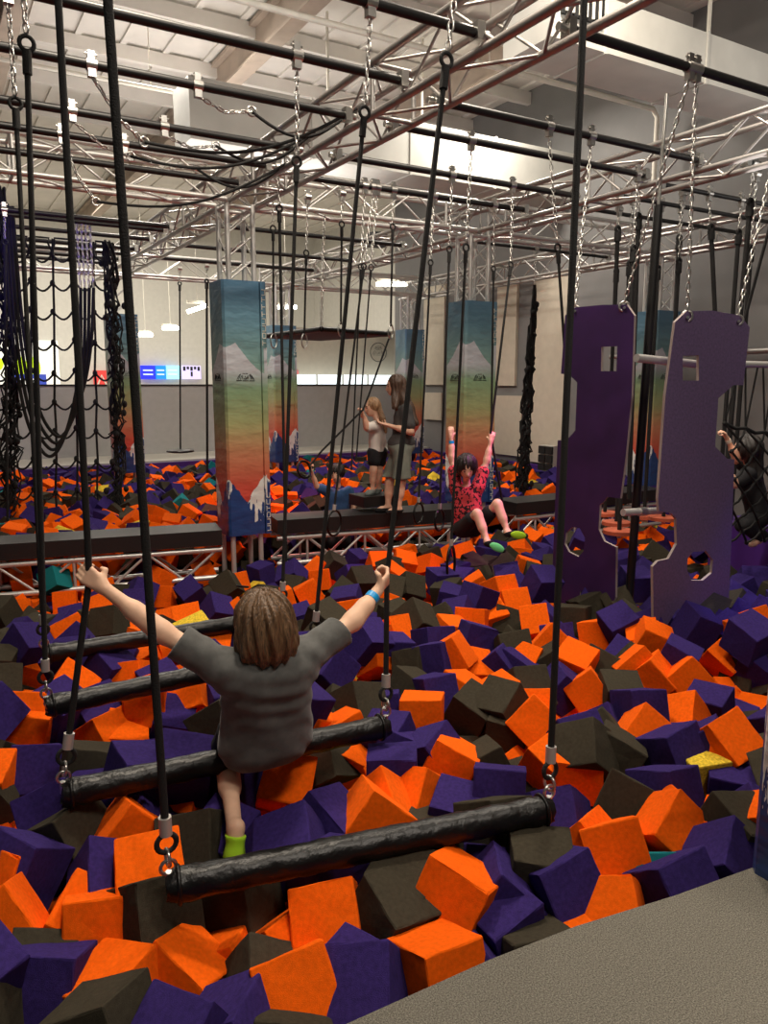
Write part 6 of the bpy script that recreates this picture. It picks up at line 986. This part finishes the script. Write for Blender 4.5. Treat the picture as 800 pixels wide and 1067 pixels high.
def near(p, R):
    gx, gy = int(p.x//.3), int(p.y//.3); m = 9
    for i in range(-1, 2):
        for j in range(-1, 2):
            for q in grid.get((gx+i, gy+j), ()):
                m = min(m, math.hypot(q.x-p.x, q.y-p.y))
    return m < R
def put(p): grid.setdefault((int(p.x//.3), int(p.y//.3)), []).append(p)
for c in cubes: put(c[1])
def blocked(p, R=.14):
    if p.y < 1.42+max(0, -.1*(p.x-.7)) and p.x < 8: return True
    if p.x > 6.15 and p.y < 4.75: return True
    for x, y in ((2.77, 7.6), (5.72, 7.6), (8.97, 7.6), (2.77, 12.9), (5.63, 13.2), (8.6, 13.5)):
        if abs(p.x-x) < .36 and abs(p.y-y) < .36: return True
    return False
def colour(far=False):
    u = r3.random()
    if far: u = .40*u/.33 if u < .33 else .4+(u-.33)/.67*.6
    return 'O' if u < .40 else 'P' if u < .73 else 'K' if u < .975 else 'T' if u < .985 else 'Y'
def seen(p):
    x, y, z = proj(p); return z > .5 and -60 < x < 860 and y < 1130
def fill(x0, x1, y0, y1, n, R, zm, zs, exact=None):
    for k in range(n):
        p = V((r3.uniform(x0, x1), r3.uniform(y0, y1), 0)); p.z = zm+r3.uniform(-zs, zs)
        if not seen(p) or blocked(p) or near(p, R): continue
        sx, sy, sz = proj(p)
        if exact and -25 < sx < 825 and 566 < sy < 1085: continue
        if 6.85 < p.y < 8.1 and p.x < 8.9: p.z = -.64+r3.uniform(-.05, .01)          # below the walkway platforms
        elif p.y >= 8.1: p.z += .04
        else: p.z += zs_(p.y)
        if math.hypot(p.x-4.2, p.y-8.25) < .3: continue
        put(p); cubes.append((colour(p.y > 7), p, rq(), r3.uniform(.19, .205)))
def zs_(y): return 0 if y < 4.2 else max(-.34, -.34*(y-4.2)/2.6)
fill(-.6, 7.3, 1.4, 7.2, 24000, .185, -.27, .07, True)
fill(-2, 9.4, 6.7, 14.2, 26000, .185, -.23, .07)
top_n = len(cubes)
under = []
g2 = .19
x = -.7
while x < 9.45:
    y = 1.5
    while y < 14.15:
        p = V((x+r3.uniform(-.04, .04), y+r3.uniform(-.04, .04), -.44+r3.uniform(-.03, .03)))
        p.z += zs_(y) if y < 6.6 else 0
        if 6.6 < y < 8.2: p.z = -.74
        if seen(p) and not blocked(p): under.append((colour(), p, rq(), .215))
        y += g2
    x += g2
# which cubes show largest from the walkway: count sight lines per cube
vs = []; fs = []; own = []
for i, (c, p, q, s) in enumerate(cubes):
    o = len(vs); m = q.to_matrix()
    for X in (-.5, .5):
        for Y in (-.5, .5):
            for Z in (-.5, .5): vs.append(p+m @ (V((X, Y, Z))*s))
    for f in ((0, 1, 3, 2), (4, 6, 7, 5), (0, 4, 5, 1), (2, 3, 7, 6), (0, 2, 6, 4), (1, 5, 7, 3)): fs.append([o+k for k in f]); own.append(i)
bpy.context.view_layer.update()
for ob in list(COL.objects):
    if ob.type != 'MESH': continue
    root = ob
    while root.parent: root = root.parent
    if root.name.split('.')[0] in ('log_swing', 'person', 'climbing_board', 'padded_pillar', 'walkway_platform', 'floor', 'twisted_rope', 'padded_pole') and len(ob.data.vertices) < 90000:
        mw = ob.matrix_world
        o = len(vs); vs += [mw @ v.co for v in ob.data.vertices]
        for f in ob.data.polygons: fs.append([o+k for k in f.vertices]); own.append(-1)
tree = BVHTree.FromPolygons(vs, fs)
hits = {}; sumx = {}; sumy = {}
for py in range(478, 1067, 4):
    for px in range(2, 800, 4):
        h_ = tree.ray_cast(CAM, ray(px, py).normalized(), 60)
        if h_[2] is not None:
            i = own[h_[2]]
            if i >= 0: hits[i] = hits.get(i, 0)+1; sumx[i] = sumx.get(i, 0)+px; sumy[i] = sumy.get(i, 0)+py
order = sorted(hits, key=lambda i: -hits[i])
single = [i for i in order[:300] if hits[i] >= 3]
LM = [(450, 1000, 'along the lower end of the carpet edge'), (560, 950, 'halfway up the carpet edge'), (700, 890, 'along the carpet edge near the blue padded post'), (770, 850, 'right beside the blue padded post'),
    (170, 985, 'below the left end of the nearest log'), (300, 960, 'below the middle of the nearest log'), (470, 920, 'below the right half of the nearest log'), (590, 880, 'off the right end of the nearest log'),
    (160, 880, 'behind the left end of the nearest log'), (245, 850, 'around the green sock of the boy'), (330, 840, 'under the log the boy sits on'), (400, 830, 'between the right ends of the two nearest logs'),
    (45, 860, 'below the left end of the log the boy sits on'), (30, 950, 'at the frame corner left of the nearest log'), (60, 1040, 'in the bottom corner of the pit before the nearest log'), (260, 1040, 'at the bottom, between the carpet tip and the pit corner'),
    (40, 760, 'around the left ends of the second and third logs'), (150, 740, 'between the second and third logs, left of the boy'), (120, 665, 'between the two farthest logs, left of the boy'), (45, 620, 'by the raised left fist of the boy'),
    (180, 605, 'behind the left arm of the boy'), (235, 585, 'just left above the hair of the boy'), (330, 605, 'between the hair and right fist of the boy'), (420, 600, 'just beyond the right fist of the boy'), (370, 690, 'under the right forearm of the boy'),
    (440, 760, 'off the right end of the log the boy sits on'), (420, 670, 'right of the blue wristband'), (500, 660, 'midway between the boy and the purple boards'), (470, 590, 'around the tall oval ring'), (540, 590, 'below the green soled feet'),
    (520, 720, 'left of the long hanging rope, mid depth'), (510, 800, 'in the open pit above the nearest log'), (610, 760, 'right of the long hanging rope, mid depth'), (620, 820, 'right of the lower end of the long hanging rope'),
    (600, 640, 'at the foot of the dark purple board'), (660, 640, 'between the feet of the two purple boards'), (720, 670, 'at the foot of the grey-purple board'), (780, 660, 'right of the grey-purple board'),
    (640, 700, 'below the gap between the purple boards'), (720, 730, 'well below the grey-purple board'), (770, 750, 'by the right frame edge above the yellow cube'), (720, 820, 'around the half-hidden yellow cube'),
    (50, 525, 'in the far pit behind the hanging net'), (180, 520, 'in the far pit left of the first pillar'), (310, 520, 'in the far pit just right of the first pillar'), (400, 500, 'in the far pit around the woman'), (450, 510, 'in the far pit beside the red-shirted child')]
cname = dict(O='orange', P='purple', K='charcoal', Y='yellow', T='teal')
ORD = ['first', 'second', 'third', 'fourth', 'fifth', 'sixth', 'seventh', 'eighth', 'ninth', 'tenth', 'eleventh', 'twelfth', 'thirteenth', 'fourteenth', 'fifteenth', 'sixteenth', 'seventeenth', 'eighteenth']
cells = {}
for i in single:
    x, y = sumx[i]/hits[i], sumy[i]/hits[i]
    k = min(range(len(LM)), key=lambda k: (LM[k][0]-x)**2+((LM[k][1]-y)*1.25)**2)
    cells.setdefault((k, cubes[i][0]), []).append((x, i))
lab = {}
for (k, c), L_ in cells.items():
    L_.sort(); n = len(L_)
    for j, (x, i) in enumerate(L_):
        o = 'only' if n == 1 else 'left' if n == 2 and j == 0 else 'right' if n == 2 else 'leftmost' if j == 0 else 'rightmost' if j == n-1 else 'middle' if n == 3 else ORD[j]+' from left'
        lab[i] = ('%s %s foam cube %s' % (o, cname[c], LM[k][2]))
        if 'from left' in o: lab[i] = '%s foam cube %s, %s' % (cname[c], LM[k][2], o.replace(' from left', ' one'))
sing = set(single)
for i in single:
    c, p, q, s = cubes[i]; o = bpy.data.objects.new('foam_cube', cmesh(c, i % 8)); COL.objects.link(o)
    o.location = p; o.rotation_mode = 'QUATERNION'; o.rotation_quaternion = q; o.scale = (s, s, s)
    tag(o, lab[i], 'foam cube', 'foam cubes in the pit')
vsx = []; fsx = []; mi = []; keys = list('OPKYT')
for i, (c, p, q, s) in enumerate(cubes+under):
    if i in sing: continue
    if i < len(cubes) and i not in hits and p.y < 6: pass
    m = q.to_matrix(); o = len(vsx); V_, F_ = VAR[i % 8]
    vsx += [tuple(p+m @ (v*s)) for v in V_]; fsx += [[o+k for k in f] for f in F_]; mi += [keys.index(c)]*len(F_)
me = bpy.data.meshes.new('foam_cubes'); me.from_pydata(vsx, [], fsx); me.polygons.foreach_set('material_index', mi)
for k in keys: me.materials.append(M[k])
me.update(); o = bpy.data.objects.new('foam_cubes', me); COL.objects.link(o)
tag(o, 'deep mass of orange, purple and charcoal foam cubes filling the rest of the pit', 'foam cubes', None, 'stuff')
# ------------------------------------------------------------------ light
w = bpy.data.worlds.new('world'); sc.world = w; w.use_nodes = True
w.node_tree.nodes['Background'].inputs[0].default_value = lin((236, 232, 228)); w.node_tree.nodes['Background'].inputs[1].default_value = .075
def area(name, loc, size, power, col=(255, 246, 232), target=None, sy=None):
    l = bpy.data.lights.new(name, 'AREA'); l.size = size; l.energy = power; l.color = lin(col)[:3]
    if sy: l.shape = 'RECTANGLE'; l.size_y = sy
    o = bpy.data.objects.new(name, l); COL.objects.link(o); o.location = loc
    if target is not None: o.rotation_euler = (V(target)-V(loc)).to_track_quat('-Z', 'Y').to_euler()
    return o
def spot(name, loc, tgt, power, col, ang=60, blend=.6, r=.1):
    l = bpy.data.lights.new(name, 'SPOT'); l.energy = power; l.color = lin(col)[:3]; l.spot_size = math.radians(ang); l.spot_blend = blend; l.shadow_soft_size = r
    o = bpy.data.objects.new(name, l); COL.objects.link(o); o.location = loc; o.rotation_euler = (V(tgt)-V(loc)).to_track_quat('-Z', 'Y').to_euler()
area('bay_and_fill_lamp', (1.5, 3.9, 5.9), .5, 215, (255, 240, 218), (1.5, 2.6, 0))
area('bay_and_fill_lamp', (4.7, 4.5, 5.9), .6, 205, (255, 242, 224), (4.4, 3.6, 0))
area('bay_and_fill_lamp', (.8, -1.0, 5.9), .8, 95, (255, 243, 228), (.9, 1.8, 0))  # added fill from behind the camera, not a known lamp
area('bay_and_fill_lamp', (2.5, -.4, 5.9), .8, 110, (255, 243, 228), (1.9, 1.0, 0))  # second added front fill, brightens the carpet and the boy's back
area('bay_and_fill_lamp', (3.2, 12.2, 5.9), .8, 250, target=(3.6, 10.5, 0))
area('bay_and_fill_lamp', (7.6, 9.6, 5.9), .8, 170, target=(7.6, 9.5, 0))
area('hall_lamp', (3, 21, 6.0), 5, 420, target=(3, 21.5, 0)); area('hall_lamp', (7.5, 20, 6.0), 3, 250, target=(7.5, 20.5, 0))
area('added_ceiling_fill', (2.5, 5, 3.9), 3.5, 105, (255, 250, 244), (2.5, 5.2, 7)); area('added_ceiling_fill', (7.6, 3.0, 3.4), 3.5, 65, (255, 250, 244), (7.4, 3.6, 7)); area('added_ceiling_fill', (4, 12, 3.9), 4, 120, (255, 250, 244), (4, 12.2, 7))  # added unseen lights facing up, only to brighten ceiling and ducts
spot('violet_lamp', (.2, 8.3, 3.1), (1.6, 10.3, 2.6), 70, (90, 60, 255), 70)
spot('pink_lamp', (5.6, 4.2, 3.0), (4.25, 5.5, .45), 340, (255, 90, 220), 24)
spot('red_lamp', (3.6, 10.6, 3.1), (3.7, 8.9, -.1), 800, (255, 40, 40), 36)
spot('blue_lamp', (5.3, 2.5, 2.6), (4.95, 2.75, -.1), 130, (60, 70, 255), 38)
vs_ = sc.view_settings; sc.display_settings.display_device = 'sRGB'; vs_.view_transform = 'Standard'; vs_.look = 'None'; vs_.exposure = 0; vs_.gamma = 1; vs_.use_curve_mapping = False
